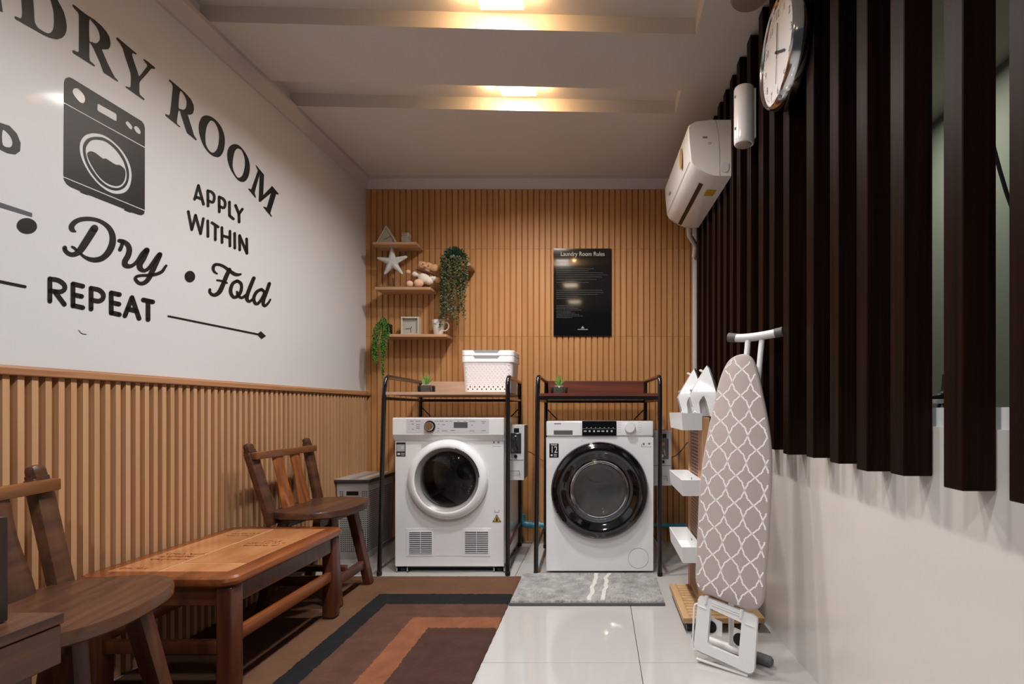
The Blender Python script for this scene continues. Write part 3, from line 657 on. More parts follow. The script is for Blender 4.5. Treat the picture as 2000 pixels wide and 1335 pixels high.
MB().lathe([(.170, -.006), (.166, .02), (.14, .055), (.08, .075), (0, .08)], (wcx, YW, wcz), 'y', 48).build('inner_bowl', M['glass'], door, smooth=50)
drum = MB().lathe([(.168, .10), (.235, .12), (.235, .45), (.2, .47), (.07, .475), (.06, .45), (0, .44)], (wcx, YW, wcz), 'y', 56).build('drum', M['drum_light'], was, smooth=40)
for a in (90, 210, 330):
    a = math.radians(a); p = Vector((wcx+.212*math.cos(a), 0, wcz+.212*math.sin(a)))
    MB().bar((p.x, YW+.14, p.z), (p.x, YW+.44, p.z), .03, .06, up=(math.cos(a), 0, math.sin(a)), bev=.008).build('paddle', M['grey_pl'], drum)
cx_, cz_ = FP(1247, 1089.5, YW)
MB().poly(circ(cx_, cz_, .0565, 40), [circ(cx_, cz_, .0552, 40)], XZ(YW-.0008), .0008).build('filter_cover', M['ink'], was, smooth=0)
b = MB()
for (x, y, w_, h_) in ((1257, 866.5, 4, 4), (1268, 866, 4, 3.5), (1263, 872, 18, .6), (1253, 870, 1, 5)):
    cx_, cz_ = FP(x, y, YW); b.box(cx_-w_*k/2, cx_+w_*k/2, YW-.0008, YW, cz_-h_*k/2, cz_+h_*k/2)
b.build('printed_symbols', M['ink'], was, smooth=0, kind='stuff')
st = rect(was, 'capacity_label', 1073, 865.8, 1091.2, 893, YW, M['black'], -.001)
cx_, cz_ = FP(1082, 883.6, YW)
text('12', .052, M['white_pl'], st, (cx_, YW-.0016, cz_), (.78, 0, 0), (0, 0, 1))
b = MB()
for (x, y, w_, h_) in ((1082, 868.3, 12, 1.6), (1077.5, 888.5, 3.5, 3.5), (1084.5, 887, 6, 1), (1084.5, 890, 6, 1)):
    cx_, cz_ = FP(x, y, YW); b.box(cx_-w_*k/2, cx_+w_*k/2, YW-.0018, YW-.0012, cz_-h_*k/2, cz_+h_*k/2)
b.build('printed_text', M['white_pl'], st, smooth=0, kind='stuff')
rect(was, 'panel_seam', 1136.3, 852, 1136.8, 862, YW, M['ink'], -.0006)

# ---------------------------------------------------------------- racks over the machines
def rack(label, xfl, xfr, xbl, xbr, Yf, Yb, zt, zs, ms, mb, heavy, dxl=0, dxr=0):
    r = thing('storage_rack', label, 'rack', ((xfl+xfr)/2, (Yf+Yb)/2, 0), 'black tube racks over the machines')
    rad = .0125
    for x, xb, dx in ((xfl, xbl, dxl), (xfr, xbr, dxr)):
        pts = [(x-dx, Yf, .004)]+[(x-dx*.1, Yf, zt-.07)]
        for q in range(7):
            a = PI/2*q/6; pts.append((x, Yf+.05-.05*math.cos(a), zt-.05+.05*math.sin(a)))
        pts += [(x+(xb-x)*.97, Yb-.01, zt), (xb, Yb, zt-.012), (xb-dx*.5, Yb, .004)]
        MB().tube(pts, rad, 12).build('side_frame', M['black_metal'], r, smooth=60)
        MB().tube([(x-dx*.1, Yf, zs-.035), (xb, Yb, zs-.035)], .0095, 10).build('side_rail', M['black_metal'], r, smooth=60)
        MB().tube([(x-dx*.8, Yf, .155), (xb-dx*.4, Yb, .155)], .0095, 10).build('side_rail', M['black_metal'], r, smooth=60)
        for Y, xx in ((Yf, x-dx), (Yb, xb-dx*.5)): MB().lathe([(.014, 0), (.014, .02), (.0128, .022)], (xx, Y, 0), n=12, close=True).build('foot_cap', M['black'], r)
    b = MB(); b.add([(xfl+.008, Yf-.008, zs-.015), (xfr-.008, Yf-.008, zs-.015), (xbr-.01, Yb-.012, zs-.015), (xbl+.01, Yb-.012, zs-.015), (xfl+.008, Yf-.008, zs), (xfr-.008, Yf-.008, zs), (xbr-.01, Yb-.012, zs), (xbl+.01, Yb-.012, zs)],
                    [(3, 2, 1, 0), (4, 5, 6, 7), (0, 1, 5, 4), (1, 2, 6, 5), (2, 3, 7, 6), (3, 0, 4, 7)])
    b.build('shelf_board', ms, r, smooth=0)
    MB().box(xbl+.012, xbr-.012, Yb-.012, Yb-.002, zs, zt+.005).build('back_board', mb, r, smooth=0)
    h = .020 if heavy else .004
    if heavy: MB().box(xfl+.012, xfr-.012, Yf-.006, Yf+.008, zs-.015-h, zs-.0155).build('front_rail', M['black_metal'], r, smooth=0)
    MB().tube([(xbl, Yb, zs-.035), (xbr, Yb, zs-.035)], .0095, 10).build('back_rail', M['black_metal'], r, smooth=60)
    MB().tube([(xbl, Yb+.014, zs-.08), (xbr, Yb+.014, .25)], .004, 8).build('cross_brace', M['black_metal'], r, smooth=60)
    MB().tube([(xbr, Yb+.021, zs-.08), (xbl, Yb+.021, .25)], .004, 8).build('cross_brace', M['black_metal'], r, smooth=60)
    return r
ZS1 = .9975; ZS2 = .9785
rack('black tube rack with a pale wooden shelf standing over the dryer', -1.165, -.497, -1.177, -.524, 2.868, 3.485, 1.081, ZS1, M['rack_shelf'], M['rack_shelf'], False, dxl=.03)
rack('black tube rack with a reddish brown shelf standing over the washing machine', -.332, .330, -.345, .302, 2.86, 3.44, 1.083, .990, M['rack_shelf_red'], M['rack_shelf_red'], True, dxl=.010)
# ---------------------------------------------------------------- laundry baskets on the left rack
def basket(label, z0, zrim, full):
    r = thing('laundry_basket', label, 'basket', (-.62, 3.17, z0), 'nested white laundry baskets')
    Yf, Yb = 3.05, 3.29; cx_ = (900+1004)/2
    xw0, xw1 = P(900, 0, Yf).x, P(1003.5, 0, Yf).x; c0 = (xw0+xw1)/2; hw = (xw1-xw0)/2; hy = (Yb-Yf)/2; cy_ = (Yf+Yb)/2
    def ring(hx, hy_, z, rad=.03, n=5):
        out = []
        for sx, sy, a0 in ((1, 1, 0), (-1, 1, 90), (-1, -1, 180), (1, -1, 270)):
            for q in range(n+1):
                a = math.radians(a0+90*q/n); out.append((c0+sx*(hx-rad)+rad*math.cos(a), cy_+sy*(hy_-rad)+rad*math.sin(a), z))
        return out
    zt = zrim
    b = MB()
    secs = []
    taper = .90
    if full:
        secs = [(taper, z0), (taper, z0), (.985-.02, zt-.035), (1.0, zt-.034), (1.0, zt-.002), (.99, zt), (.93, zt), (.86, z0+.006), (.0, z0+.006)]
    else:
        secs = [(.955, z0), (1.0, z0), (1.0, zt-.003), (.985, zt), (.93, zt), (.91, z0-.03), (.0, z0-.03)]
    rings = []
    for q, (f, z) in enumerate(secs):
        rr = ring(max(hw*f, .035), max(hy*(f if f > .5 else .3), .035), z); rings.append([b.b.verts.new(p) for p in rr])
    if full: b.b.faces.new(rings[0][::-1])
    for A, B in zip(rings, rings[1:]):
        n = len(A)
        for q in range(n):
            try: b.b.faces.new((A[q], A[(q+1) % n], B[(q+1) % n], B[q]))
            except ValueError: pass
    b.b.faces.new(rings[-1])
    b.build('tub', M['basket'], r, smooth=35)
    # grip recess on the front
    gx0, gx1 = P(928, 0, Yf).x, P(972, 0, Yf).x
    g = MB().poly([(gx0-.012, zt+.0005), (gx1+.012, zt+.0005), (gx1, zt-.013), (gx0, zt-.013)], [], XZ(Yf-.0012), .001)
    g.build('grip', M['grey_pl'], r, smooth=0)
    if full:
        h = MB()
        for row, zz in enumerate((z0+.022, z0+.036)):
            for q in range(9):
                f = (q+.5*(row % 2))/9
                zf = (zz-z0)/(zt-.035-z0); hx = hw*(taper+(.965-taper)*zf); yy = cy_-hy*(taper+(.965-taper)*zf)
                x = c0-hx*.86+2*hx*.86*f+.006
                h.lathe([(.0042, -.0007), (0, -.0008)], (x, yy, zz), 'y', 8)
        for row in range(9):
            for q in range(10):
                zz = z0+.06+row*.0145; f = (q+.5*(row % 2))/10
                zf = (zz-z0)/(zt-.035-z0); hx = hw*(taper+(.965-taper)*zf); yy = cy_-hy*(taper+(.965-taper)*zf)
                x = c0-hx*.88+2*hx*.88*f
                if row < 0: continue
        h.build('holes', M['hole'], r, smooth=0, kind='stuff')
        h = MB()
        for row in range(10):
            for q in range(12):
                zz = z0+.052+row*.0125; f = (q+.5*(row % 2))/12
                zf = (zz-z0)/(zt-.035-z0); hx = hw*(taper+(.965-taper)*zf); yy = cy_-hy*(taper+(.965-taper)*zf)
                h.lathe([(.0052, -.0004), (.0035, .0012-.0016), (.0, .0002-.0012)], (c0-hx*.88+2*hx*.88*f+.004, yy, zz), 'y', 8)
        h.build('dimples', mat('basket_dimple', rgb(214, 212, 216), .45), r, smooth=0, kind='stuff')
    return r
basket('lower of the two nested white baskets, with a perforated tub', ZS1+.0005, ZS1+.2145, True)
basket('upper white basket, only its rim showing above the lower one', ZS1+.217, ZS1+.247, False)

# ---------------------------------------------------------------- small succulents on the racks
def succulent(label, px, zs, Y):
    x = P(px, 0, Y).x
    r = thing('potted_succulent', label, 'plant', (x, Y, zs), 'small succulents on the racks')
    MB().box(x-.028, x+.028, Y-.028, Y+.028, zs+.0005, zs+.048, bev=.004).build('pot', mat('smoked_pot', rgb(70, 66, 62), .15, coat=.5), r)
    MB().box(x-.024, x+.024, Y-.024, Y+.024, zs+.0485, zs+.051).build('pebbles', M['stone'], r)
    for sx in (-1, 1): MB().box(x+sx*.042-.007, x+sx*.042+.007, Y-.012, Y+.012, zs+.0005, zs+.045, bev=.002).build('pot_stand', M['black'], r)
    b = MB(); rnd = random.Random(px)
    for q in range(26):
        a = rnd.random()*2*PI; el = rnd.uniform(.5, 1.45); L = rnd.uniform(.035, .062)
        d = Vector((math.cos(a)*math.cos(el), math.sin(a)*math.cos(el), math.sin(el))); p = Vector((x, Y, zs+.05))
        b.tube([p, p+d*L*.5+Vector((0, 0, .002)), p+d*L+Vector((0, 0, .006))], .004, 5, radii=[.0042, .0036, .0006])
    b.build('leaves', M['succulent'], r, kind='stuff')
succulent('small green succulent in a dark pot on the pale shelf beside the baskets', 833, ZS1, 3.12)
succulent('small green succulent in a dark pot on the reddish brown shelf', 1092, .990, 3.12)

# ---------------------------------------------------------------- coin boxes
def coin_box(label, x1, zt, zb, Yf=3.05, w_=.09):
    r = thing('coin_box', label, 'coin box', (x1-w_/2, Yf, zb), 'coin boxes mounted behind the machines')
    x0 = x1-w_; D = Yf+.17
    MB().box(x0, x1, Yf+.004, D, zb+.002, zt-.002, bev=.003, seg=1).build('housing', M['box_side'], r)
    MB().box(x0-.001, x1+.001, Yf, Yf+.004, zb, zt, bev=.0015, seg=1).build('front_plate', M['box_grey'], r)
    y = Yf-.001; cx_ = x1-.046
    p = MB().box(cx_-.032, cx_+.030, y-.003, y, zt-.165, zt-.048, bev=.002, seg=1).build('coin_plate', M['steel'], r)
    MB().lathe([(.016, 0), (.015, -.010), (.012, -.014), (0, -.014)], (cx_-.004, y-.003, zt-.078), 'y', 20).build('coin_slot_cap', M['chrome'], p)
    MB().lathe([(.011, 0), (.011, -.016), (0, -.017)], (cx_-.012, y-.003, zt-.145), 'y', 16).build('return_knob', M['chrome'], p)
    MB().bar((cx_+.0, y-.008, zt-.105), (cx_+.012, y-.008, zt-.145), .008, .006, up=(0, 1, 0)).build('coin_lever', M['chrome'], p)
    MB().box(cx_-.012, cx_+.018, y-.002, y, zt-.045, zt-.02).build('label', M['black'], r, smooth=0)
    MB().lathe([(.010, 0), (.009, -.006), (0, -.006)], (cx_-.002, y, zt-.182), 'y', 16).build('lock', M['black'], r)
    MB().box(x0+.004, x1-.004, y-.0004, y+.0002, zt-.205, zt-.203).build('seam', M['ink_dark'], r, smooth=0)
    MB().tube([(cx_-.03, y, zt-.27), (cx_-.03, y-.012, zt-.265), (cx_+.02, y-.012, zt-.265), (cx_+.024, y-.006, zt-.29)], .0025, 8).build('cup_wire', M['chrome'], r)
    return r
coin_box('grey metal coin box between the dryer and the washing machine', -.434, .814, .494)
coin_box('grey metal coin box right of the washing machine', .4175, .782, .462, w_=.112)

# ---------------------------------------------------------------- teal water pipes
pp = thing('water_pipe', 'teal plastic water pipe with an elbow low behind the machines', 'pipe', (-.45, 3.53, .14))
def Q(px, py, Y): return P(px, py, Y)
a = Q(1019, 1000, 3.53); e = Q(1020, 1024, 3.53)
b = MB().tube([Q(1019, 1004, 3.53), Q(1019, 1012, 3.53), Q(1021, 1021, 3.53), Q(1030, 1024, 3.53), Q(1040, 1024, 3.53)], .024, 14); b.build('elbow', M['teal'], pp)
MB().tube([Q(1038, 1024.5, 3.53), Q(1064, 1024.5, 3.53), (.58, 3.53, .125)], .017, 14).build('pipe_run', M['teal'], pp)
MB().tube([Q(1050, 1024.5, 3.53), Q(1056, 1024.5, 3.53)], .024, 14).build('coupling', M['teal'], pp)
MB().tube([Q(1019, 1004, 3.53), Q(1016, 996, 3.53), Q(1014, 975, 3.50)], .012, 10).build('pipe_riser', M['teal'], pp)

# ---------------------------------------------------------------- cables
def cable(label, pts, r_=.004, m=None):
    o = MB().tube(cr([tuple(p) for p in pts], 8), r_, 8).build('cable', m or M['black'], loc=pts[0]); return setp(o, label, 'cable')
cable('thin dark cable leaving the coin box between the machines', [Q(1029, 880, 3.2), Q(1038, 884, 3.5), Q(1048, 891, 3.585), Q(1062, 900, 3.59)], .003, M['paper_red'])
cable('dark power cable crossing the slats behind the white bins', [Q(1311, 893, 3.18), Q(1320, 889, 3.5), Q(1330, 880, 3.58), Q(1345, 862, 3.585), Q(1366, 856, 3.54)], .004, M['ink_dark'])
cable('dark cable looping down right of the wooden cart post', [Q(1368, 850, 3.5), Q(1356, 858, 3.5), Q(1350, 876, 3.5), Q(1346, 896, 3.5)], .004, M['ink_dark'])

# ---------------------------------------------------------------- hamper
hp = thing('laundry_hamper', 'grey perforated plastic laundry hamper with a lid in the left corner', 'hamper', (-1.48, 3.35, 0))
hx0, hx1, hy0, hy1, hz = -1.575, -1.385, 3.165, 3.55, .462
def frust(b, x0, x1, y0, y1, z0, z1, ins):
    b.add([(x0+ins, y0+ins, z0), (x1-ins, y0+ins, z0), (x1-ins, y1-ins, z0), (x0+ins, y1-ins, z0), (x0, y0, z1), (x1, y0, z1), (x1, y1, z1), (x0, y1, z1)],
          [(3, 2, 1, 0), (4, 5, 6, 7), (0, 1, 5, 4), (1, 2, 6, 5), (2, 3, 7, 6), (3, 0, 4, 7)])
b = MB(); frust(b, hx0, hx1, hy0, hy1, 0.0, hz, .014); b.build('body', M['hamper'], hp, smooth=0)
b = MB()
for i in range(14):
    for j in range(29):
        z = .05+j*.0128; t = z/hz; yy = hy0+.014*(1-t)-.0004
        x = hx0+.022+i*.0122
        if 8 <= j-17 <= 12 and 3 <= i <= 10: continue
        b.add([(x-.0035, yy, z-.0035), (x+.0035, yy, z-.0035), (x+.0035, yy, z+.0035), (x-.0035, yy, z+.0035)], [(0, 1, 2, 3)])
for i in range(28):
    for j in range(29):
        z = .05+j*.0128; t = z/hz; xx = hx1-.014*(1-t)+.0004; y = hy0+.025+i*.0122
        b.add([(xx, y-.0035, z-.0035), (xx, y+.0035, z-.0035), (xx, y+.0035, z+.0035), (xx, y-.0035, z+.0035)], [(0, 1, 2, 3)])
b.build('holes', M['hole'], hp, smooth=0, kind='stuff', fix=False)
MB().box(-1.515, -1.443, hy0-.004, hy0+.002, .388, .412, bev=.002).build('handle_hole', M['black'], hp)
MB().box(-1.53, -1.428, hy0-.0015, hy0+.002, .373, .424).build('handle_plate', M['hamper'], hp)
MB().box(hx0-.012, hx1+.012, hy0-.012, hy1+.012, hz, hz+.017, bev=.004).build('rim', M['hamper_rim'], hp)
MB().box(hx0-.010, hx1+.010, hy0-.010, hy1+.010, hz+.0172, hz+.024, bev=.003).build('lid', M['hamper_lid'], hp)

# ---------------------------------------------------------------- wooden chairs (local: +X front, seat centre at origin)
def chair(label):
    r = thing('wooden_chair', label, 'chair', (0, 0, 0), 'brown wooden chairs along the left wall', world=False)
    a_, b_ = .185, .225; zt, th = .44, .032
    n = 56; out = []
    for q in range(n):
        t = 2*PI*q/n; c, s_ = math.cos(t), math.sin(t); e = .78
        x = a_*math.copysign(abs(c)**e, c); y = b_*math.copysign(abs(s_)**e, s_)
        if x < -.12: x = -.12-(abs(x)-.12)*.55
        out.append((x, y))
    b = MB(); rings = []
    for f, z in ((.975, zt-th), (1, zt-th+.005), (1, zt-.006), (.985, zt)): rings.append([b.b.verts.new((x*f, y*f, z)) for x, y in out])
    b.b.faces.new(rings[0][::-1]); b.b.faces.new(rings[-1])
    for A, B in zip(rings, rings[1:]):
        for q in range(n): b.b.faces.new((A[q], A[(q+1) % n], B[(q+1) % n], B[q]))
    seat = b.build('seat', M['chair'], r, smooth=35)
    MB().lathe([(.008, 0), (.006, .002), (0, .0025)], (.1735, .10, zt-.016), 'x', 12).build('peg', M['chair_amber'], seat)
    for sy in (-1, 1):
        lo = Vector((-.118, sy*.195, zt-.055)); hi = Vector((-.200, sy*.225, .705))
        b = MB().bar(lo, hi, .060, .026, up=(1, 0, 0), bev=.003)
        p = b.build('back_post', M['chair'], r, smooth=30)
        d = (hi-lo).normalized()
        h = MB().bar(hi+d*.018-Vector((0, .024, 0)), hi+d*.018+Vector((0, .024, 0)), .030, .044, up=d, bev=.0145)
        h.build('post_head', M['chair'], p)
        MB().bar(hi-d*.004, hi+d*.01, .044, .026, up=(1, 0, 0)).build('post_neck', M['chair'], p, smooth=0)
    MB().bar((-.172, -.245, .690), (-.172, .245, .690), .026, .032, up=(0, 0, 1), bev=.005).build('top_rail', M['chair_rail'], r)
    for y in (-.07, .065):
        b = MB(); lo = Vector((-.125, y, zt-.002)); hi = Vector((-.176, y*1.02, .676)); rings = []
        for q in range(15):
            t = q/14; c = lo.lerp(hi, t); wd = .046-.008*t+.004*math.sin(t*PI*2.0+.9); td = .010
            rings.append([b.b.verts.new(c+Vector((td*math.cos(v), wd*math.sin(v), 0))) for v in [2*PI*u/14 for u in range(14)]])
        for A, B in zip(rings, rings[1:]):
            for q in range(14): b.b.faces.new((A[q], A[(q+1) % 14], B[(q+1) % 14], B[q]))
        b.b.faces.new(rings[0][::-1]); b.b.faces.new(rings[-1])
        b.build('splat', M['chair_amber'], r, smooth=60, label='amber shaped splat')
    for sx, fx, tx in ((1, .135, .060), (-1, -.175, -.085)):
        for sy in (-1, 1):
            fy, ty = (-.135, -.060) if (sx, sy) == (1, -1) else (sy*.190, sy*.150)
            MB().bar((fx, fy, 0), (tx, ty, zt-th), .044, .036, up=(1, 0, 0), bev=.003, w2=.052, h2=.04).build('leg', M['chair_leg'], r, smooth=30)
        MB().bar((fx-.022*sx, -.125 if sx == 1 else -.19, .105), (fx-.022*sx, .19, .105), .026, .042, bev=.003).build('stretcher', M['chair_leg'], r, smooth=30)
        MB().bar((tx, -.17, zt-th-.022), (tx, .17, zt-th-.022), .032, .042, bev=.003).build('seat_beam', M['chair'], r, smooth=30)
    MB().bar((-.155, 0, .135), (.11, 0, .135), .03, .026, bev=.003).build('stretcher', M['chair_leg'], r, smooth=30)
    return r
ch = chair('brown wooden chair beyond the low bench, near the grey hamper')
ch.location = (-1.315, 2.515, .0105)
c2 = dup_tree(ch, (-1.245, 1.215, .0105), rotz=.20, label='brown wooden chair with a rounded seat in front of the low bench, lower left')
for o in c2.children:
    if o.name.startswith('splat'): o.data = o.data.copy(); o.data.materials[0] = M['chair']; o['label'] = 'dark brown splat'

# ---------------------------------------------------------------- low bench table
ben = thing('low_bench', 'low reddish brown wooden bench table with inlaid top against the left wall', 'bench', (-1.36, 1.96, 0))
bx0, bx1, by0, by1, bz = -1.605, -1.112, 1.60, 2.312, .390
b = MB(); out = []
rad = .04
for sx, sy, a0 in ((1, 1, 0), (-1, 1, 90), (-1, -1, 180), (1, -1, 270)):
    cx_ = bx1-rad if sx > 0 else bx0+rad; cy_ = by1-rad if sy > 0 else by0+rad
    for q in range(7):
        a = math.radians(a0+90*q/6); out.append((cx_+rad*math.cos(a), cy_+rad*math.sin(a)))
mx, my = (bx0+bx1)/2, (by0+by1)/2
ix0, ix1, iy0, iy1 = -1.556, -1.172, 1.665, 2.262
rings = []
for ins, z in ((.012, bz-.034), (.002, bz-.026), (0, bz-.016), (.003, bz-.006), (.010, bz)):
    rings.append([b.b.verts.new((mx+(x-mx)*(1-ins/abs(bx1-mx)), my+(y-my)*(1-ins/abs(by1-my)), z)) for x, y in out])
n = len(out)
b.b.faces.new(rings[0][::-1])
for A, B in zip(rings, rings[1:]):
    for q in range(n): b.b.faces.new((A[q], A[(q+1) % n], B[(q+1) % n], B[q]))
top = [(v.co.x, v.co.y) for v in rings[-1]]
b.poly(top, [[(ix0, iy0), (ix1, iy0), (ix1, iy1), (ix0, iy1)]], lambda a, c, t: Vector((a, c, bz-t)), 0)
bmesh.ops.remove_doubles(b.b, verts=b.b.verts[:], dist=1e-5)
b.build('top_frame', M['bench'], ben, smooth=30)
MB().box(ix0, ix1, iy0, iy1, bz-.02, bz-.0014).build('joint', M['bench_line'], ben, smooth=0, label='pale joint between the inlaid panels')
xm = -1.394
for x0_, x1_, y0_, y1_ in ((ix0, xm, iy0, 1.876), (ix0, xm, 1.876, iy1), (xm, ix1, iy0, 1.76), (xm, ix1, 1.76, 2.093), (xm, ix1, 2.093, iy1)):
    g_ = .0028
    MB().box(x0_+g_*(x0_ > ix0), x1_-g_*(x1_ < ix1), y0_+g_*(y0_ > iy0), y1_-g_*(y1_ < iy1), bz-.001, bz-.0003).build('inlay_panel', M['bench_tile'], ben, smooth=0)
b = MB(); rnd = random.Random(5)
for cx_, cy_, L, rows in ((-1.28, 1.985, .13, 2), (-1.46, 2.14, .11, 2), (-1.47, 1.80, .12, 3), (-1.30, 1.72, .0, 0), (-1.27, 2.05, .07, 1), (-1.50, 1.70, .08, 1)):
    for row in range(rows):
        yy = cy_+row*.035; x = cx_-L/2
        while x < cx_+L/2:
            st = rnd.uniform(.008, .016); pts = [(x+rnd.uniform(-.002, st), yy+rnd.uniform(-.008, .008), .003) for _ in range(4)]
            ribbon(b, cr(pts, 3), lambda u, v: Vector((u, v, bz+.0003)), cap=False); x += st*1.15
b.build('burnt_marks', M['burn'], ben, smooth=0, fix=False, kind='stuff')
for x, y in ((bx1-.04, by0+.045), (bx1-.04, by1-.045), (bx0+.045, by0+.045), (bx0+.045, by1-.045)):
    MB().box(x-.028, x+.028, y-.028, y+.028, .0105, bz-.032, bev=.012, seg=3).build('leg', M['bench_leg'], ben)
for x in (bx1-.035, bx0+.045):
    MB().box(x-.010, x+.012, by0+.065, by1-.065, bz-.095, bz-.033, bev=.002).build('apron', M['bench_leg'], ben, smooth=0)
    MB().box(x-.014, x+.010, by0+.065, by1-.065, .168, .212, bev=.006).build('stretcher', M['bench'], ben)
for y in (by0+.04, by1-.04):
    MB().box(bx0+.06, bx1-.06, y-.011, y+.011, bz-.095, bz-.033, bev=.002).build('apron', M['bench_leg'], ben, smooth=0)
    MB().box(bx0+.06, bx1-.06, y-.012, y+.012, .145, .185, bev=.004).build('stretcher', M['bench_leg'], ben)

# ---------------------------------------------------------------- stand and dark box at the lower left edge
sn = thing('wooden_stand', 'dark wooden stand cut off by the lower left edge of the photo', 'stand', (-1.15, .68, 0))
sx1, sy1, sz = -.912, .90, .555
for q in range(4):
    x1 = sx1-q*.122; MB().box(x1-.118, x1, .42, sy1, sz-.018, sz, bev=.002).build('top_board', M['chair'], sn, smooth=0)
for x in (sx1-.012, sx1-.47): MB().box(x-.011, x+.011, .43, sy1-.004, sz-.085, sz-.019, bev=.002).build('apron', M['chair'], sn, smooth=0)
for y in (.45, sy1-.02): MB().box(sx1-.455, sx1-.026, y-.011, y+.011, sz-.085, sz-.019, bev=.002).build('apron', M['chair_dark'], sn, smooth=0)
for x in (sx1-.05, sx1-.45):
    for y in (.47, sy1-.045): MB().box(x-.022, x+.022, y-.020, y+.020, .0105, sz-.019, bev=.003).build('leg', M['chair_leg'], sn, smooth=0)
bx = MB().box(-1.20, -.964, .68, .862, sz+.0005, sz+.172, bev=.004).build('wooden_box', M['chair_dark'], loc=(-1.08, .77, sz)); setp(bx, 'near-black wooden box on the dark stand at the left edge', 'box')

# ---------------------------------------------------------------- rug
def rug_mat():
    m = bpy.data.materials.new('rug_pile'); m.use_nodes = True; nt = m.node_tree; b = nt.nodes['Principled BSDF']; b.inputs['Roughness'].default_value = .95
    b.inputs['Specular IOR Level'].default_value = .15
    L = nt.links; N = nt.nodes
    tc = N.new('ShaderNodeTexCoord'); nz = N.new('ShaderNodeTexNoise'); nz.inputs['Scale'].default_value = 60; nz.inputs['Detail'].default_value = 2
    L.new(tc.outputs['Object'], nz.inputs['Vector'])
    sb = N.new('ShaderNodeVectorMath'); sb.operation = 'SUBTRACT'; sb.inputs[1].default_value = (.5, .5, .5); L.new(nz.outputs['Color'], sb.inputs[0])
    sc = N.new('ShaderNodeVectorMath'); sc.operation = 'SCALE'; sc.inputs['Scale'].default_value = .016; L.new(sb.outputs[0], sc.inputs[0])
    ad = N.new('ShaderNodeVectorMath'); ad.operation = 'ADD'; L.new(tc.outputs['Object'], ad.inputs[0]); L.new(sc.outputs[0], ad.inputs[1])
    sp = N.new('ShaderNodeSeparateXYZ'); L.new(ad.outputs[0], sp.inputs[0])
    def mk(x0, y1):
        a = N.new('ShaderNodeMath'); a.operation = 'GREATER_THAN'; a.inputs[1].default_value = x0; L.new(sp.outputs[0], a.inputs[0])
        c = N.new('ShaderNodeMath'); c.operation = 'LESS_THAN'; c.inputs[1].default_value = y1; L.new(sp.outputs[1], c.inputs[0])
        d = N.new('ShaderNodeMath'); d.operation = 'MULTIPLY'; L.new(a.outputs[0], d.inputs[0]); L.new(c.outputs[0], d.inputs[1]); return d.outputs[0]
    def noisecol(c, amt=.25, s=7):
        n2 = N.new('ShaderNodeTexNoise'); n2.inputs['Scale'].default_value = s; n2.inputs['Detail'].default_value = 8; n2.inputs['Roughness'].default_value = .7; L.new(tc.outputs['Object'], n2.inputs['Vector'])
        mx = N.new('ShaderNodeMix'); mx.data_type = 'RGBA'; L.new(n2.outputs['Fac'], mx.inputs[0])
        mx.inputs[6].default_value = tuple(v*(1-amt*1.6) for v in c[:3])+(1,); mx.inputs[7].default_value = tuple(v*(1+amt*1.6) for v in c[:3])+(1,); return mx.outputs[2]
    cur = noisecol(rgb(98, 70, 52))
    for (x0, y1, c) in ((-1.063, 2.554, rgb(30, 30, 31)), (-.978, 2.42, rgb(84, 58, 48)), (-.80, 2.267, rgb(124, 78, 54)), (-.70, 2.156, rgb(68, 47, 40))):
        mx = N.new('ShaderNodeMix'); mx.data_type = 'RGBA'; L.new(mk(x0, y1), mx.inputs[0]); L.new(cur, mx.inputs[6]); L.new(noisecol(c, .36, 11), mx.inputs[7]); cur = mx.outputs[2]
    L.new(cur, b.inputs['Base Color'])
    nb = N.new('ShaderNodeTexNoise'); nb.inputs['Scale'].default_value = 260; nb.inputs['Detail'].default_value = 3
    mp = N.new('ShaderNodeMapping'); mp.inputs['Scale'].default_value = (.35, 1, 1); L.new(tc.outputs['Object'], mp.inputs[0]); L.new(mp.outputs[0], nb.inputs['Vector'])
    bp = N.new('ShaderNodeBump'); bp.inputs['Strength'].default_value = .8; bp.inputs['Distance'].default_value = .004
    L.new(nb.outputs['Fac'], bp.inputs['Height']); L.new(bp.outputs[0], b.inputs['Normal'])
    return m
def pile(name, x0, x1, y0, y1, z, m, nx, ny, amp, wav=.002, seed=0, zb=.0):
    b = MB(); rnd = random.Random(seed); V = []
    for j in range(ny+1):
        for i in range(nx+1):
            edge = i in (0, nx) or j in (0, ny)
            x = x0+(x1-x0)*i/nx; y = y0+(y1-y0)*j/ny
            if edge: x += .0007*math.sin(y*90+seed) if i in (0, nx) else 0; y += .0007*math.sin(x*80+seed) if j in (0, ny) else 0
            V.append(b.b.verts.new((x, y, (z*.55 if edge else z)+(0 if edge else rnd.uniform(-amp, amp)))))
    for j in range(ny):
        for i in range(nx):
            q = j*(nx+1)+i; b.b.faces.new((V[q], V[q+1], V[q+nx+2], V[q+nx+1]))
    # skirt down to the floor
    idx = [i for i in range(nx+1)]+[j*(nx+1)+nx for j in range(1, ny+1)]+[ny*(nx+1)+i for i in range(nx-1, -1, -1)]+[j*(nx+1) for j in range(ny-1, 0, -1)]
    lo = [b.b.verts.new((V[q].co.x, V[q].co.y, zb)) for q in idx]
    for k_ in range(len(idx)): b.b.faces.new((V[idx[k_]], lo[k_], lo[(k_+1) % len(idx)], V[idx[(k_+1) % len(idx)]]))
    b.b.faces.new(lo[::-1])
    return b.build(name, m, smooth=60, fix=False)
rug = pile('area_rug', -1.602, -.417, .30, 2.835, .0095, rug_mat(), 120, 240, .0006)
setp(rug, 'brown area rug with black and rust band pattern on the left half of the floor', 'rug')
gm = thing('door_mat', 'small grey shaggy mat with two pale stripes before the washing machine', 'mat', (-.05, 2.63, 0))
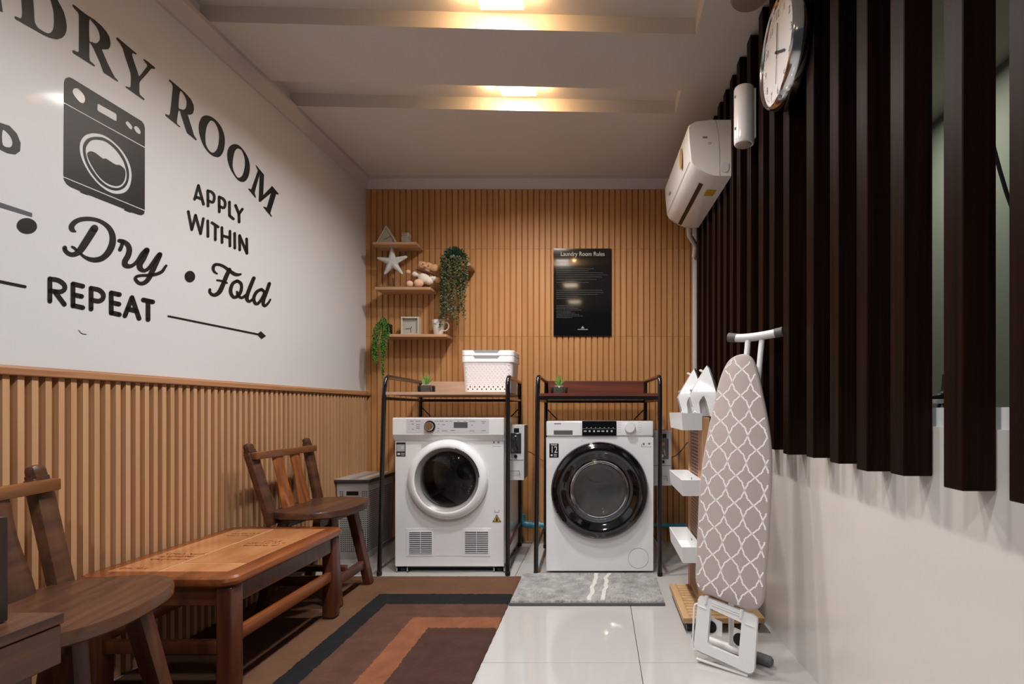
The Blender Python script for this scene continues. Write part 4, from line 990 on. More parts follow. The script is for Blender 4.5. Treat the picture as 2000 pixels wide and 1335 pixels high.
def pile2(name, x0, x1, y0, y1, z, m, nx, ny, amp, seed, zb, wob=0):
    o = pile(name, x0, x1, y0, y1, z, m, nx, ny, amp, seed=seed, zb=zb); o.parent = gm
    for v in o.data.vertices:
        if wob: v.co.x += wob*(noise.noise((v.co.y*14, seed, 0)))+.08*(v.co.y-2.63)
        v.co -= ORG[gm]
    return o
pile2('pile', -.412, .302, 2.425, 2.842, .021, M['mat_grey'], 170, 100, .0035, 3, .0005)
pile2('stripe', -.041, -.016, 2.432, 2.836, .0245, M['mat_pale'], 10, 110, .002, 4, .012, .012)
pile2('stripe', .020, .044, 2.432, 2.836, .0245, M['mat_pale'], 10, 110, .002, 5, .012, .012)
MB().box(-.414, .304, 2.4205, 2.4255, .0004, .014, bev=.002).build('hem', M['mat_edge'], gm)
# ---------------------------------------------------------------- wooden cart with white bins
ct = thing('bin_cart', 'narrow wooden cart on black casters holding three white bins', 'cart', (.52, 2.33, 0))
cx0, cx1, cy0, cy1, czt = .340, .668, 2.125, 2.545, .062
MB().box(cx0, cx1, cy0, cy1, czt-.022, czt-.012).build('base_plate', M['cart_wood'], ct, smooth=0)
MB().box(cx0, cx0+.03, cy0, cy1, czt-.0118, czt, bev=.001, seg=1).build('edge_board', M['cart_wood'], ct, smooth=0)
MB().box(cx1-.03, cx1, cy0, cy1, czt-.0118, czt, bev=.001, seg=1).build('edge_board', M['cart_wood'], ct, smooth=0)
npl = 13
for q in range(npl):
    y0_ = cy0+(cy1-cy0)*q/npl; y1_ = cy0+(cy1-cy0)*(q+1)/npl
    MB().box(cx0+.0305, cx1-.0305, y0_+(.003 if q else 0), y1_-.003, czt-.0118, czt, bev=.001, seg=1).build('slat', M['cart_wood'], ct, smooth=0)
for x in (cx0+.03, cx1-.03):
    for y in (cy0+.03, cy1-.03):
        c = MB(); c.lathe([(.0, -.013), (.016, -.013), (.019, -.009), (.019, .009), (.016, .013), (0, .013)], (x, y, .0192), 'x', 18)
        c.box(x-.018, x+.018, y-.022, y+.022, .030, czt-.0225, bev=.003); c.build('caster', M['black'], ct)
px0, px1, py0, py1 = .430, .462, 2.20, 2.58-.035
b = MB()
MB().box(px0, px1, py0, py0+.09, czt, .868, bev=.002).build('post', M['cart_post'], ct, smooth=0)
MB().box(px0, px1, py1-.06, py1, czt, .868, bev=.002).build('post', M['cart_post'], ct, smooth=0)
MB().box(px0+.004, px1-.004, py0+.09, py1-.06, czt, .868).build('perforated_panel', M['cart_post'], ct, smooth=0)
b = MB()
for i in range(11):
    for j in range(52):
        y = py0+.103+i*.0165; z = czt+.03+j*.0152
        if y > py1-.068: continue
        for xx in (px0+.0036, px1-.0036): b.add([(xx, y-.0048, z-.0048), (xx, y+.0048, z-.0048), (xx, y+.0048, z+.0048), (xx, y-.0048, z+.0048)], [(0, 1, 2, 3)])
b.build('perforations', mat('blue_grey_hole', rgb(66, 64, 84), .7), ct, smooth=0, fix=False, kind='stuff')
def bin_(label, zt, zb):
    r = thing('storage_bin', label, 'bin', ((.345+.4285)/2, 2.385, zb), 'white bins on the wooden cart')
    x0, x1, y0, y1 = .343, .4295, 2.192, 2.575; t = .004; ins = .006
    b = MB()
    def rg(e, z, f=0): return [b.b.verts.new(p) for p in ((x0+e+f, y0+e+f, z), (x1-e, y0+e+f, z), (x1-e, y1-e-f, z), (x0+e+f, y1-e-f, z))]
    rs = [rg(0, zb, ins), rg(0, zt), rg(t, zt), rg(t, zb+t, ins)]
    b.b.faces.new(rs[0][::-1]); b.b.faces.new(rs[3])
    for A, B in zip(rs, rs[1:]):
        for q in range(4): b.b.faces.new((A[q], A[(q+1) % 4], B[(q+1) % 4], B[q]))
    b.build('tray', M['white_pl'], r, smooth=0)
    MB().lathe([(.006, 0), (.005, -.002), (0, -.0025)], (x1-t, 2.42, zt-.022), 'x', 12).build('screw', M['grey_dark'], r)
bin_('top white bin of the cart, holding the two irons', .887, .815)
bin_('middle white bin of the wooden cart', .608, .541)
bin_('lowest white bin of the wooden cart', .329, .262)

# ---------------------------------------------------------------- irons
def iron(label, x, y, z, tilt):
    r = thing('clothes_iron', label, 'iron', (0, 0, 0), 'white clothes irons in the top bin', world=False)
    # side profile in XZ: tip up, sole on the +X side, arched opening under the handle
    tp = lambda c: max(.10, min(1, ((.280-c)/.15)**.7))
    def f(a, c, t):
        wd = .026+.026*max(0, min(1, (a+.02)/.07)); return Vector((a, (t*2-1)*wd*tp(c), c))
    out = [(.030, .272), (.014, .248), (-.010, .205), (-.036, .160), (-.046, .136), (-.038, .105), (-.025, .062), (-.014, 0), (-.004, 0), (-.004, .045), (-.005, .085), (-.009, .110), (-.003, .130), (.011, .142), (.021, .118), (.030, .080), (.036, .0525), (.048, .0525), (.052, .100), (.060, .145), (.058, .165), (.046, .215)]
    MB().poly(out, [], f, 1.0).build('body', M['white_gloss'], r, smooth=35)
    MB().poly([(-.004, .0525), (.036, .0525), (.024, .112), (.011, .132), (0, .118), (-.004, .09)], [], lambda a, c, t: Vector((a, .012+t*.008, c)), 1.0).build('heel', M['white_pl'], r, smooth=0)
    sole = []
    for q in range(13):
        t = q/12; zc = .056+t*.220; wd = .052*math.sqrt(max(0, 1-t**2.2))+.0008; sole.append((zc, wd))
    pts = [(wd, zc) for zc, wd in sole]+[(-wd, zc) for zc, wd in sole[::-1]]
    MB().poly(pts, [], lambda a, c, t: Vector((.0675-.033*max(0, (c-.155)/.12)-.012*max(0, (.155-c)/.1)+t-.001, a, c)), .004).build('soleplate', M['chrome'], r, smooth=30)
    MB().poly(cr([(-.020, .165), (-.006, .155), (.006, .165), (.020, .215), (.016, .236), (.004, .215)], 3, True), [], lambda a, c, t: Vector((a, (t*2-1)*.031*tp(c), c)), 1.0).build('water_tank', M['gauge'], r, smooth=40)
    MB().tube([(.012, 0, .246), (.004, 0, .252), (-.001, 0, .249)], .005, 10).build('spray_nozzle', M['white_pl'], r)
    MB().tube([(-.034, .004, .164), (-.042, .004, .166)], .006, 10).build('button', M['grey_pl'], r)
    MB().tube(cr([(-.020, -.012, .01), (-.030, -.030, .066), (-.022, -.040, .068), (-.012, -.042, .030), (-.012, -.044, .004)], 6), .0032, 8).build('cord', M['white_pl'], r)
    r.location = (x, y, z); r.rotation_euler = (0, 0, tilt); return r
ir = iron('white clothes iron standing on its heel, farther one in the top bin', .415, 2.475, .8195, .0)
dup_tree(ir, (.4365, 2.285, .8195), 0, label='white clothes iron standing on its heel, nearer one, beside the ironing board')

# ---------------------------------------------------------------- ironing board leaning on the slats
ib = thing('ironing_board', 'tall ironing board with taupe and white lattice cover leaning against the dark slats', 'ironing board', (.43, 1.85, 0))
B0 = Vector((.43, 1.85, 0)); T0 = Vector((.571, 1.949, 1.178)); U = (T0-B0).normalized(); Wd = Vector((.83, -.555, 0)).normalized()
Wd = (Wd-U*Wd.dot(U)).normalized(); Nn = U.cross(Wd).normalized()
if Nn.y > 0: Nn = -Nn                                  # towards the room
def onb(px, py, off):
    P0 = B0+Nn*off; d = R_(px, py); o = Vector((0, 0, H)); t = (P0-o).dot(Nn)/d.dot(Nn); q = o+d*t-P0
    return (q.dot(Wd), q.dot(U))
def bp3(w_, u_, off): return B0+Nn*off+Wd*w_+U*u_
OF = .040
outl = [(1452, 690), (1437, 693), (1423, 702), (1412, 720), (1402, 748), (1391, 795), (1380, 848), (1370, 905), (1364, 965), (1361, 1030), (1358, 1090), (1357, 1128), (1361, 1146), (1372, 1158), (1392, 1165), (1425, 1178), (1455, 1190), (1472, 1192), (1484, 1184), (1491, 1166), (1495, 1115), (1500, 1050), (1504, 970), (1506, 900), (1503, 850), (1496, 805), (1488, 765), (1480, 728), (1471, 703), (1462, 693)]
loop = cr([onb(x, y, OF) for x, y in outl], 4, True)
cxm = sum(p[0] for p in loop)/len(loop); cym = sum(p[1] for p in loop)/len(loop)
def inset(lp, d):
    n = len(lp); out = []
    ar = sum(lp[i][0]*lp[(i+1) % n][1]-lp[(i+1) % n][0]*lp[i][1] for i in range(n)); sg = 1 if ar > 0 else -1
    for i in range(n):
        a, c = lp[i-2], lp[(i+2) % n]; dx, dy = c[0]-a[0], c[1]-a[1]; l = math.hypot(dx, dy) or 1
        out.append((lp[i][0]-sg*dy/l*d, lp[i][1]+sg*dx/l*d))
    return out
b = MB(); rings = []
for d, off in ((.006, OF-.022), (0, OF-.016), (0, OF-.008), (.003, OF-.003), (.008, OF)):
    lp = inset(loop, d) if d else loop; rings.append((lp, [b.b.verts.new(bp3(p[0], p[1], off)) for p in lp]))
n = len(loop)
for (l1, A), (l2, B) in zip(rings, rings[1:]):
    for q in range(n): b.b.faces.new((A[q], A[(q+1) % n], B[(q+1) % n], B[q]))
for lp, V in (rings[0], rings[-1]):
    for t in tessellate_polygon([[Vector((p[0], p[1], 0)) for p in lp]]):
        try: b.b.faces.new([V[i] for i in t])
        except ValueError: pass
b.build('cover', M['fabric'], ib, smooth=50)
# lattice print as fine raised lines
def inside(p, lp):
    x, y = p; c = False; n = len(lp); j = n-1
    for i in range(n):
        if (lp[i][1] > y) != (lp[j][1] > y) and x < (lp[j][0]-lp[i][0])*(y-lp[i][1])/(lp[j][1]-lp[i][1])+lp[i][0]: c = not c
        j = i
    return c
lpi = inset(loop, .007)
n0 = Vector(onb(1449.5, 721, OF)); nr = Vector(onb(1466, 747, OF)); nl = Vector(onb(1430, 747, OF)); nd = Vector(onb(1447, 771.5, OF))
e1 = (Vector(onb(1483.5, 773, OF))-n0)*.5; e2 = (Vector(onb(1411, 771, OF))-n0)*.5
# edges run along e1 and e2 from every node; they bulge away from the large cells
big = n0+e1*.5+e2*.5
def edge(pa, pb, side):
    """pa->pb with a stepped bulge; side = +1 left"""
    d = pb-pa; nn_ = Vector((-d.y, d.x)).normalized()*side; L = d.length; pts = []
    for t, h in ((0, 0), (.10, .030), (.22, .055), (.34, .066), (.395, .072), (.415, .125), (.50, .104), (.585, .125), (.605, .072), (.66, .066), (.78, .055), (.90, .030), (1, 0)):
        pts.append(pa+d*t+nn_*h*L)
    return pts
b = MB(); wd = .0054
K = 16
for i in range(-K, K+1):
    for j in range(-2*K, 2*K+1):
        p = n0+e1*i+e2*j
        if not (-.25 < p.x-cxm < .25 and -.7 < p.y-cym < .7): continue
        bigc = (i+j) % 2 == 0                            # cell spanned by e1,e2 at this node is large
        for q_, o_, s_ in ((p+e1, 'a', -1 if bigc else 1), (p+e2, 'b', 1 if bigc else -1)):
            cen = p+e1*.5+e2*.5 if bigc else None
            pts = edge(p, q_, s_)
            # orient the bulge away from the large cell beside this edge
            c1 = p+e1*.5+e2*.5; mid = (p+q_)*.5
            away = (mid-c1) if bigc else (c1-mid)
            dv = q_-p; nn_ = Vector((-dv.y, dv.x))
            pts = edge(p, q_, 1 if nn_.dot(away) > 0 else -1)
            seg = []
            for v in pts:
                if inside((v.x, v.y), lpi): seg.append((v.x, v.y, wd))
                else:
                    if len(seg) > 1: ribbon(b, seg, lambda u, w_: bp3(u, w_, OF+.0004), cap=False)
                    seg = []
            if len(seg) > 1: ribbon(b, seg, lambda u, w_: bp3(u, w_, OF+.0004), cap=False)
b.build('lattice_print', M['fabric_line'], ib, smooth=0, fix=False, kind='stuff')
# top bar with caps, uprights behind the board
def rp(px, py, Y): return P(px, py, Y)
bl = rp(1423, 658.5, 2.005); br = rp(1530, 647, 1.885); bm = rp(1475, 657.5, 1.945)
bar = cr([tuple(bl), tuple(rp(1447, 660, 1.977)), tuple(bm), tuple(rp(1505, 652.5, 1.914)), tuple(br)], 6)
MB().tube(bar, .0155, 14).build('top_bar', M['white_pl'], ib)
MB().tube(bar[:5], .0175, 14).build('end_cap', M['grey_dark'], ib, label='grey ribbed rubber cap')
MB().tube(bar[-5:], .0175, 14).build('end_cap', M['grey_dark'], ib, label='grey ribbed rubber cap')
for px_t, px_b, yb in ((1461, 1456, 720), (1488, 1479, 760)):
    t = rp(px_t, 662, 1.96-(px_t-1461)*.0009); lo = bp3(*onb(px_b, yb, .005), .005)
    MB().tube([t, t.lerp(lo, .5), lo], .0105, 12).build('upright', M['white_pl'], ib)
for w_ in (-.05, .03):
    MB().tube([bp3(w_, .30, .008), bp3(w_*.8+.02, .98, .006)], .010, 10).build('folded_leg', M['white_pl'], ib)
# rear leg foot lying on the floor behind the iron rest
MB().tube([(.392, 2.045, .019), (.575, 1.868, .019)], .0150, 14).build('foot_tube', M['white_pl'], ib)
MB().tube([(.558, 1.885, .020), (.566, 1.877, .020), (.598, 1.845, .020), (.604, 1.839, .020)], .018, 14, radii=[.017, .0188, .0188, .012]).build('foot_cap', M['grey_dark'], ib, label='grey rubber foot cap')
MB().tube([(.403, 2.034, .020), (.372, 2.065, .020)], .0185, 14).build('foot_cap', M['grey_dark'], ib)
MB().tube([(.49, 1.955, .025), tuple(bp3(.0, .35, .0))], .010, 10).build('folded_leg', M['white_pl'], ib)
# plastic iron rest at the bottom
OR = .030
def RL(pts): return [onb(x, y, OR) for x, y in pts]
fo = [(1363, 1170), (1366, 1164), (1373, 1163.5), (1470, 1200), (1478, 1207), (1478.5, 1217), (1473, 1306), (1470, 1313), (1463, 1314.5), (1357, 1267), (1355, 1259)]
fh = [(1386.5, 1187), (1448, 1215.5), (1442, 1284.5), (1387, 1261), (1381.5, 1254)]
b = MB(); b.poly(RL(fo), [RL(fh)], lambda a, c, t: bp3(a, c, OR-t), .016); b.build('iron_rest', M['white_pl'], ib, smooth=30)
for hx_, hy_ in ((1383, 1170), (1452, 1197)):
    a, c = onb(hx_, hy_, OR); MB().tube([bp3(a-.007, c-.018, OR+.001), bp3(a-.005, c+.012, OR+.003)], .006, 10, radii=[.0045, .0065]).build('rest_hinge', M['white_pl'], ib)
b = MB()
for (xa, ya, xb_, yb_) in ((1391, 1176, 1447, 1198), (1390, 1180, 1446, 1202), (1364, 1182, 1380, 1189), (1455, 1217, 1473, 1224)):
    a, c = onb(xa, ya, OR), onb(xb_, yb_, OR); b.bar(bp3(*a, OR+.0012), bp3(*c, OR+.0012), .003, .0025, up=Nn)
b.build('moulded_ribs', M['white_pl'], ib, smooth=0)
OD = -.010
for tab, dc in (([(1376, 1199), (1410, 1214.5), (1410, 1242), (1376, 1238)], (1388.5, 1223.5)), ([(1434, 1225), (1460, 1236), (1456, 1272), (1440, 1264), (1431, 1248)], (1443.5, 1248))):
    tb = MB(); tb.poly([onb(x, y, OD) for x, y in tab], [], lambda a, c, t: bp3(a, c, OD-t), .004); tb = tb.build('bracket_tab', M['white_pl'], ib, smooth=0)
    a, c = onb(*dc, OD+.002); 
    MB().poly([(a+.021*math.cos(2*PI*q/24), c+.021*math.sin(2*PI*q/24)) for q in range(24)], [], lambda u, v, t: bp3(u, v, OD+.0035-t), .003).build('rubber_disc', M['black'], tb, smooth=30)
wire = [onb(x, y, .006) for x, y in ((1366, 1177), (1359, 1179), (1357, 1186), (1354, 1258), (1356, 1266), (1388, 1280), (1420, 1297), (1424, 1301), (1462, 1317), (1468, 1313))]
MB().tube([bp3(a, max(c, .006), .012) for a, c in wire], .0036, 8).build('wire_loop', M['white_pl'], ib)
a, c = onb(1440, 1290, .004)
MB().tube([(B0+Wd*-.085+Vector((0, 0, .006))+Nn*.02), (B0+Wd*.10+Vector((0, 0, .006))+Nn*.02)], .005, 8).build('foot_wire', M['white_pl'], ib)

# ---------------------------------------------------------------- air conditioner on the slats
YA0, YA1 = 2.51, 3.25
def XS(Y): return XR(Y)-.0655
def ZA(z): return .9+(z-.9)*.984
acx = thing('air_conditioner', 'white wall air conditioner above the dark slats near the back wall', 'air conditioner', (XS(2.9), 2.9, 2.02))
prof = [(0, 2.304), (.10, 2.304), (.17, 2.296), (.202, 2.276), (.207, 2.262), (.203, 2.19), (.194, 2.10), (.186, 2.086), (.160, 2.066), (.120, 2.044), (.085, 2.031), (.06, 2.029), (0, 2.029)]
def acloft(pf, ya, yb, endr=0):
    b = MB(); n = len(pf); secs = [(ya, 1), (yb, 1)] if not endr else [(ya, .97), (ya+.006, 1), (yb-.05, 1), (yb-.02, .95), (yb, .84)]
    zc_ = ZA(2.165); rr = []
    for y, s_ in secs: rr.append([b.b.verts.new((XS(y)-d*s_, y, zc_+(z-zc_)*(1 if s_ > .99 else .5+.5*s_))) for d, z in pf])
    for A, B in zip(rr, rr[1:]):
        for i in range(n): b.b.faces.new((A[i], A[(i+1) % n], B[(i+1) % n], B[i]))
    b.b.faces.new(rr[0]); b.b.faces.new(rr[-1][::-1]); return b
prof = [(p, ZA(z)) for p, z in prof]
body = acloft(prof, YA0, YA1, 1).build('body', M['ac'], acx, smooth=35)
def acq(name, pts, m, parent=None):
    """strip on the skin: pts (d, z, y)"""
    b = MB(); vs = [Vector((XS(y)-d, y, ZA(z))) for d, z, y in pts]; b.add(vs, [tuple(range(len(vs)))]); return b.build(name, m, parent or acx, smooth=0, fix=False)
# outlet slot and flap on the underside
acq('outlet', [(.108, 2.0375, 2.62), (.128, 2.0465, 2.62), (.128, 2.0465, 3.20), (.108, 2.0375, 3.20)], M['black'])
b = MB(); b.bar((XS(2.62)-.152, 2.60, 2.0575), (XS(3.2)-.152, 3.22, 2.0575), .038, .005, up=(.45, 0, 1)); b.build('flap', M['ac'], acx, smooth=0)
acq('seam', [(.1955, 2.099, YA0+.004), (.1975, 2.1015, YA0+.004), (.1975, 2.1015, YA1-.07), (.1955, 2.099, YA1-.07)], M['grey_pl'])
acq('round_label', [(.2085, 2.25-.055+.055*math.sin(2*PI*q/20)*1.0, 2.68+.035*math.cos(2*PI*q/20)) for q in range(20)], M['gold'])
acq('brand_mark', [(.2060, 2.166, 3.02), (.2060, 2.176, 3.02), (.2060, 2.176, 3.07), (.2060, 2.166, 3.07)], M['grey_dark'])
acq('yellow_label', [(.030, 2.0283, 2.66), (.080, 2.0290, 2.66), (.080, 2.0290, 2.74), (.030, 2.0283, 2.74)], M['yellow'])
b = MB()
for (d, z, w_, h_) in ((.125, 2.196, .022, .008), (.102, 2.172, .014, .0015), (.102, 2.166, .014, .0015)):
    b.box(XS(YA0)-d-w_/2, XS(YA0)-d+w_/2, YA0-.0012, YA0+.001, z-h_/2, z+h_/2)
b.build('side_print', M['ink'], acx, smooth=0)
MB().tube([(XS(YA0)-.075, YA0-.0004, 2.280), (XS(YA0)-.062, YA0-.0004, 2.218), (XS(YA0)-.056, YA0-.0004, 2.13), (XS(YA0)-.055, YA0-.0004, 2.013)], .0012, 6).build('side_seam', M['grey_pl'], acx)
MB().poly(cr([(0-.048, 2.052), (-.020, 2.050), (-.012, 2.07), (-.016, 2.092), (-.04, 2.096), (-.05, 2.075)], 3, True), [], lambda a, c_, t: Vector((XS(YA0)+a, YA0-.0025+t, c_-.018)), .004).build('pipe_cover', M['white_pl'], acx)
hose = MB().tube([(XS(3.33)-.055, 3.24, 2.04), (XS(3.4)-.03, 3.33, 2.0), (.642, 3.50, 1.99), (.645, 3.575, 1.94)], .016, 10).build('drain_hose', M['white_pl'], acx)

# ---------------------------------------------------------------- air freshener
af = thing('air_freshener', 'white rounded air freshener dispenser on the slats beside the air conditioner', 'air freshener', (.605, 2.2, 2.12))
ax_, ay = XS(2.17)-.043, 2.17; hw = .039
b = MB(); rings = []
for f, z in ((.80, 2.246), (.93, 2.243), (1, 2.234), (1, 2.06), (.995, 2.03), (.97, 2.012), (.90, 2.008)):
    rings.append([b.b.verts.new((ax_+.040*f*math.cos(2*PI*q/32)*1.05, ay+hw*f*math.sin(2*PI*q/32), ZA(z))) for q in range(32)])
for A, B in zip(rings, rings[1:]):
    for q in range(32): b.b.faces.new((A[q], A[(q+1) % 32], B[(q+1) % 32], B[q]))
b.b.faces.new(rings[0]); b.b.faces.new(rings[-1][::-1]); b.build('body', M['white_gloss'], af, smooth=50)
MB().box(ax_+.03, ax_+.0425, ay-.022, ay+.022, 2.01, 2.21).build('wall_bracket', M['white_pl'], af)
MB().lathe([(.030, 0), (.026, -.006), (.012, -.009), (0, -.009)], (ax_, ay, ZA(2.008)), n=24).build('nozzle_plate', mat('warm_grey_plastic', rgb(176, 160, 150), .4), af)
for z in (2.18, 2.05): MB().lathe([(.006, 0), (.005, -.002), (0, -.0022)], (ax_-.0405, ay-.012, z), 'x', 12).build('button', M['grey_pl'], af)

# ---------------------------------------------------------------- wall clock
cxw, cyw, czw, RC = .594, 1.785, 2.109, .169
ck = thing('wall_clock', 'large round wall clock with chrome rim and white face on the slats', 'clock', (cxw, cyw, czw))
MB().lathe([(RC-.012, .055), (RC+.006, .055), (RC+.008, .045), (RC+.002, .006), (RC-.004, 0), (RC-.010, .004), (RC-.012, .012)], (cxw, cyw, czw), 'x', 72).build('rim', M['chrome'], ck, smooth=50)
MB().lathe([(RC-.011, .011), (0, .011), ], (cxw, cyw, czw), 'x', 64).build('face', M['clock_face'], ck)
MB().lathe([(RC-.012, .054), (0, .054), ], (cxw, cyw, czw), 'x', 48).build('back_plate', M['black'], ck)
b = MB(); xf = cxw+.0102
for q in range(60):
    a = 2*PI*q/60; L = .010 if q % 5 else .0; 
    if L: 
        c1, c2 = RC-.026, RC-.026+L*.6
        b.bar((xf, cyw-math.sin(a)*c1, czw+math.cos(a)*c1), (xf, cyw-math.sin(a)*c2, czw+math.cos(a)*c2), .0012, .0006, up=(1, 0, 0))
b.build('minute_marks', M['ink'], ck, smooth=0, kind='stuff')
for q in range(1, 13):
    a = 2*PI*q/12; rr = RC-.042
    text(str(q), .034, M['ink'], ck, (xf, cyw-math.sin(a)*rr, czw+math.cos(a)*rr-.012), (0, -1, 0), (0, 0, 1), name='numeral')
for a, L, w_, nm in ((119, .085, .007, 'hour_hand'), (4, .095, .003, 'minute_hand'), (186, .10, .0015, 'second_hand')):
    a = math.radians(a); MB().bar((cxw+.007, cyw+math.sin(a)*.02, czw-math.cos(a)*.02), (cxw+.007, cyw-math.sin(a)*L, czw+math.cos(a)*L), w_, .0015, up=(1, 0, 0)).build(nm, M['ink_dark'] if nm != 'second_hand' else M['ink'], ck, smooth=0)
MB().lathe([(.006, 0), (.005, -.004), (0, -.0045)], (cxw+.008, cyw, czw), 'x', 16).build('hand_cap', M['ink_dark'], ck)

# ---------------------------------------------------------------- notice board
nb = thing('notice_board', 'glossy black rules board on the tan slatted back wall', 'sign', (-.11, YB-.02, 1.7))
Yn = YB-.0145-.006
x0_, z1_ = FP(1081, 485, Yn); x1_, z0_ = FP(1194, 655.5, Yn)
MB().box(x0_, x1_, Yn, Yn+.006, z0_, z1_, bev=.0008, seg=1).build('panel', M['black_gloss'], nb, smooth=0)
tx = mat('silver_ink', rgb(196, 192, 182), .5)
tg = mat('dim_ink', rgb(56, 58, 60), .6)
ctr, zt_ = FP(1138, 499.5, Yn)
text('Laundry Room Rules', .0415, tx, nb, (ctr, Yn-.0006, zt_), (.86, 0, 0), (0, 0, 1))
b = MB(); rnd = random.Random(3)
for y, xa, xb_ in [(524, 1087, 1160), (528, 1087, 1150), (532, 1087, 1178), (536, 1087, 1186), (540, 1087, 1176), (545, 1087, 1165), (551, 1087, 1150), (566, 1087, 1176), (570, 1087, 1178), (574, 1087, 1168), (578, 1087, 1130), (582, 1087, 1120)]+[(596+q*2.9, 1087, 1112+(q*37 % 29)) for q in range(9)]:
    x = xa
    while x < xb_:
        w_ = rnd.uniform(1.5, 5); a = FP(x, y, Yn); c = FP(min(x+w_, xb_), y+1.1, Yn); b.add([(a[0], Yn-.0005, a[1]), (c[0], Yn-.0005, a[1]), (c[0], Yn-.0005, c[1]), (a[0], Yn-.0005, c[1])], [(0, 3, 2, 1)]); x += w_+.9
b.build('small_text', tg, nb, smooth=0, kind='stuff')
b = MB()
b.poly([FP(1138, 636, Yn), FP(1141.5, 641, Yn), FP(1134.5, 641, Yn)], [], XZ(Yn-.0006)); a, c = FP(1128, 642.5, Yn), FP(1148, 643.8, Yn)
b.add([(a[0], Yn-.0006, a[1]), (c[0], Yn-.0006, a[1]), (c[0], Yn-.0006, c[1]), (a[0], Yn-.0006, c[1])], [(0, 3, 2, 1)]); b.build('emblem', M['grey_pl'], nb, smooth=0)

# ---------------------------------------------------------------- small wall shelves and what stands on them
YS = YB-.0135
def wshelf(label, pxl, pxr, py, Yf=3.46):
    x0, z = FP(pxl, py, Yf); x1, _ = FP(pxr, py, Yf)
    o = MB().box(x0, x1, Yf, YS, z-.018, z, bev=.0015, seg=1).build('wall_shelf', M['shelf'], loc=((x0+x1)/2, 3.53, z), smooth=0)
    setp(o, label, 'shelf', 'small wooden wall shelves'); return z
z1 = wshelf('highest small wooden wall shelf, under the triangular clock', 728, 813, 472)
z2 = wshelf('small wooden wall shelf under the starfish and teddy bear', 732, 841, 560)
z3 = wshelf('lowest small wooden wall shelf, under the square clock and mug', 744, 872, 652)
z4 = wshelf('short wooden wall shelf behind the dark trailing plant', 862, 918, 513)
YD_ = 3.52
def XP(px): return P(px, 0, YD_).x
kd = YD_/F
# triangular clock
t = thing('triangular_clock', 'grey triangular clock on the highest wall shelf', 'clock', (XP(754), YD_, z1))
tri = [(XP(732), z1+.0008), (XP(777), z1+.0008), (XP(754), z1+.130)]
def shrink(p, f): 
    c = (sum(q[0] for q in p)/3, sum(q[1] for q in p)/3-.004); return [(c[0]+(q[0]-c[0])*f, c[1]+(q[1]-c[1])*f) for q in p]
MB().poly(tri, [shrink(tri, .84)], XZ(YD_), .035).build('frame', M['frame_grey'], t, smooth=0)
MB().poly(shrink(tri, .86), [], XZ(YD_+.008), .02).build('face', M['face_grey'], t, smooth=0)
cc = (XP(754.5), z1+.045)
for a, L in ((62, .030), (250, .018)):
    a = math.radians(a); MB().bar((cc[0], YD_+.006, cc[1]), (cc[0]+math.sin(a)*L, YD_+.006, cc[1]+math.cos(a)*L), .0025, .001, up=(0, 1, 0)).build('hand', M['ink_dark'], t, smooth=0)
# small stone cube
t = thing('cube_ornament', 'small speckled grey cube ornament right of the triangular clock', 'ornament', (XP(792), YD_, z1))
MB().box(XP(785), XP(800), YD_-.01, YD_+.045, z1+.0005, z1+.050, bev=.004).build('block', mat('speckled_green_grey', rgb(150, 154, 134), .6, var=.4, vscale=70), t)
MB().box(XP(785.5), XP(799), YD_-.011, YD_+.044, z1+.0505, z1+.078, bev=.003).build('lid', M['frame_grey'], t)
b = MB()
for q in range(3): b.box(XP(786), XP(797), YD_-.0125, YD_-.011, z1+.056+q*.008, z1+.058+q*.008)
b.build('printed_lines', M['ink_dark'], t, smooth=0)
# starfish on stand
t = thing('starfish_ornament', 'white starfish ornament on a dark stand left of the teddy bear', 'ornament', (XP(765), YD_, z2))
MB().box(XP(741), XP(791), YD_-.03, YD_+.03, z2+.0005, z2+.012, bev=.002).build('stand_base', mat('weathered_wood', rgb(120, 108, 98), .7), t)
MB().tube([(XP(768), YD_+.012, z2+.012), (XP(766), YD_+.012, z2+.075)], .0045, 8).build('stand_rod', M['black'], t)
sc_, sz_ = FP(765.5, 511, YD_)
rays = [(765, 481.5), (795, 500), (786, 535), (750.5, 535.5), (736, 503)]
b = MB(); cen = Vector((sc_, YD_-.018, sz_)); N_ = 9; fr = []; 
tips = [Vector((FP(x, y, YD_)[0], YD_, FP(x, y, YD_)[1])) for x, y in rays]
for q in range(5):
    tp = tips[q]; nx = tips[(q+1) % 5]; cc_ = Vector((sc_, YD_, sz_))
    d = (tp-cc_); s_ = Vector((d.z, 0, -d.x)).normalized()
    fr += [tp+s_*-.007-d.normalized()*.008, tp, tp+s_*.007-d.normalized()*.008]
    m_ = ((tp+nx)/2-cc_); fr.append(cc_+m_.normalized()*.036)
fv = [b.b.verts.new(p) for p in fr]; inn = [b.b.verts.new(cen.lerp(p, .62)+Vector((0, -.002, 0))) for p in fr]; cv = b.b.verts.new(cen+Vector((0, -.004, 0)))
bk = [b.b.verts.new(p+Vector((0, .012, 0))) for p in fr]
n = len(fr)
for q in range(n):
    b.b.faces.new((fv[q], fv[(q+1) % n], inn[(q+1) % n], inn[q])); b.b.faces.new((inn[q], inn[(q+1) % n], cv)); b.b.faces.new((fv[(q+1) % n], fv[q], bk[q], bk[(q+1) % n]))
b.b.faces.new(bk)
st_ = b.build('starfish', M['starfish'], t, smooth=70)
b = MB()
for q in range(5):
    for f in (.2, .35, .5, .65, .8): b.ball(cen.lerp(tips[q]+Vector((0, -.003, 0)), f)+Vector((0, -.002, 0)), .0022, n=6)
b.build('knobs', M['cream'], st_, kind='stuff')
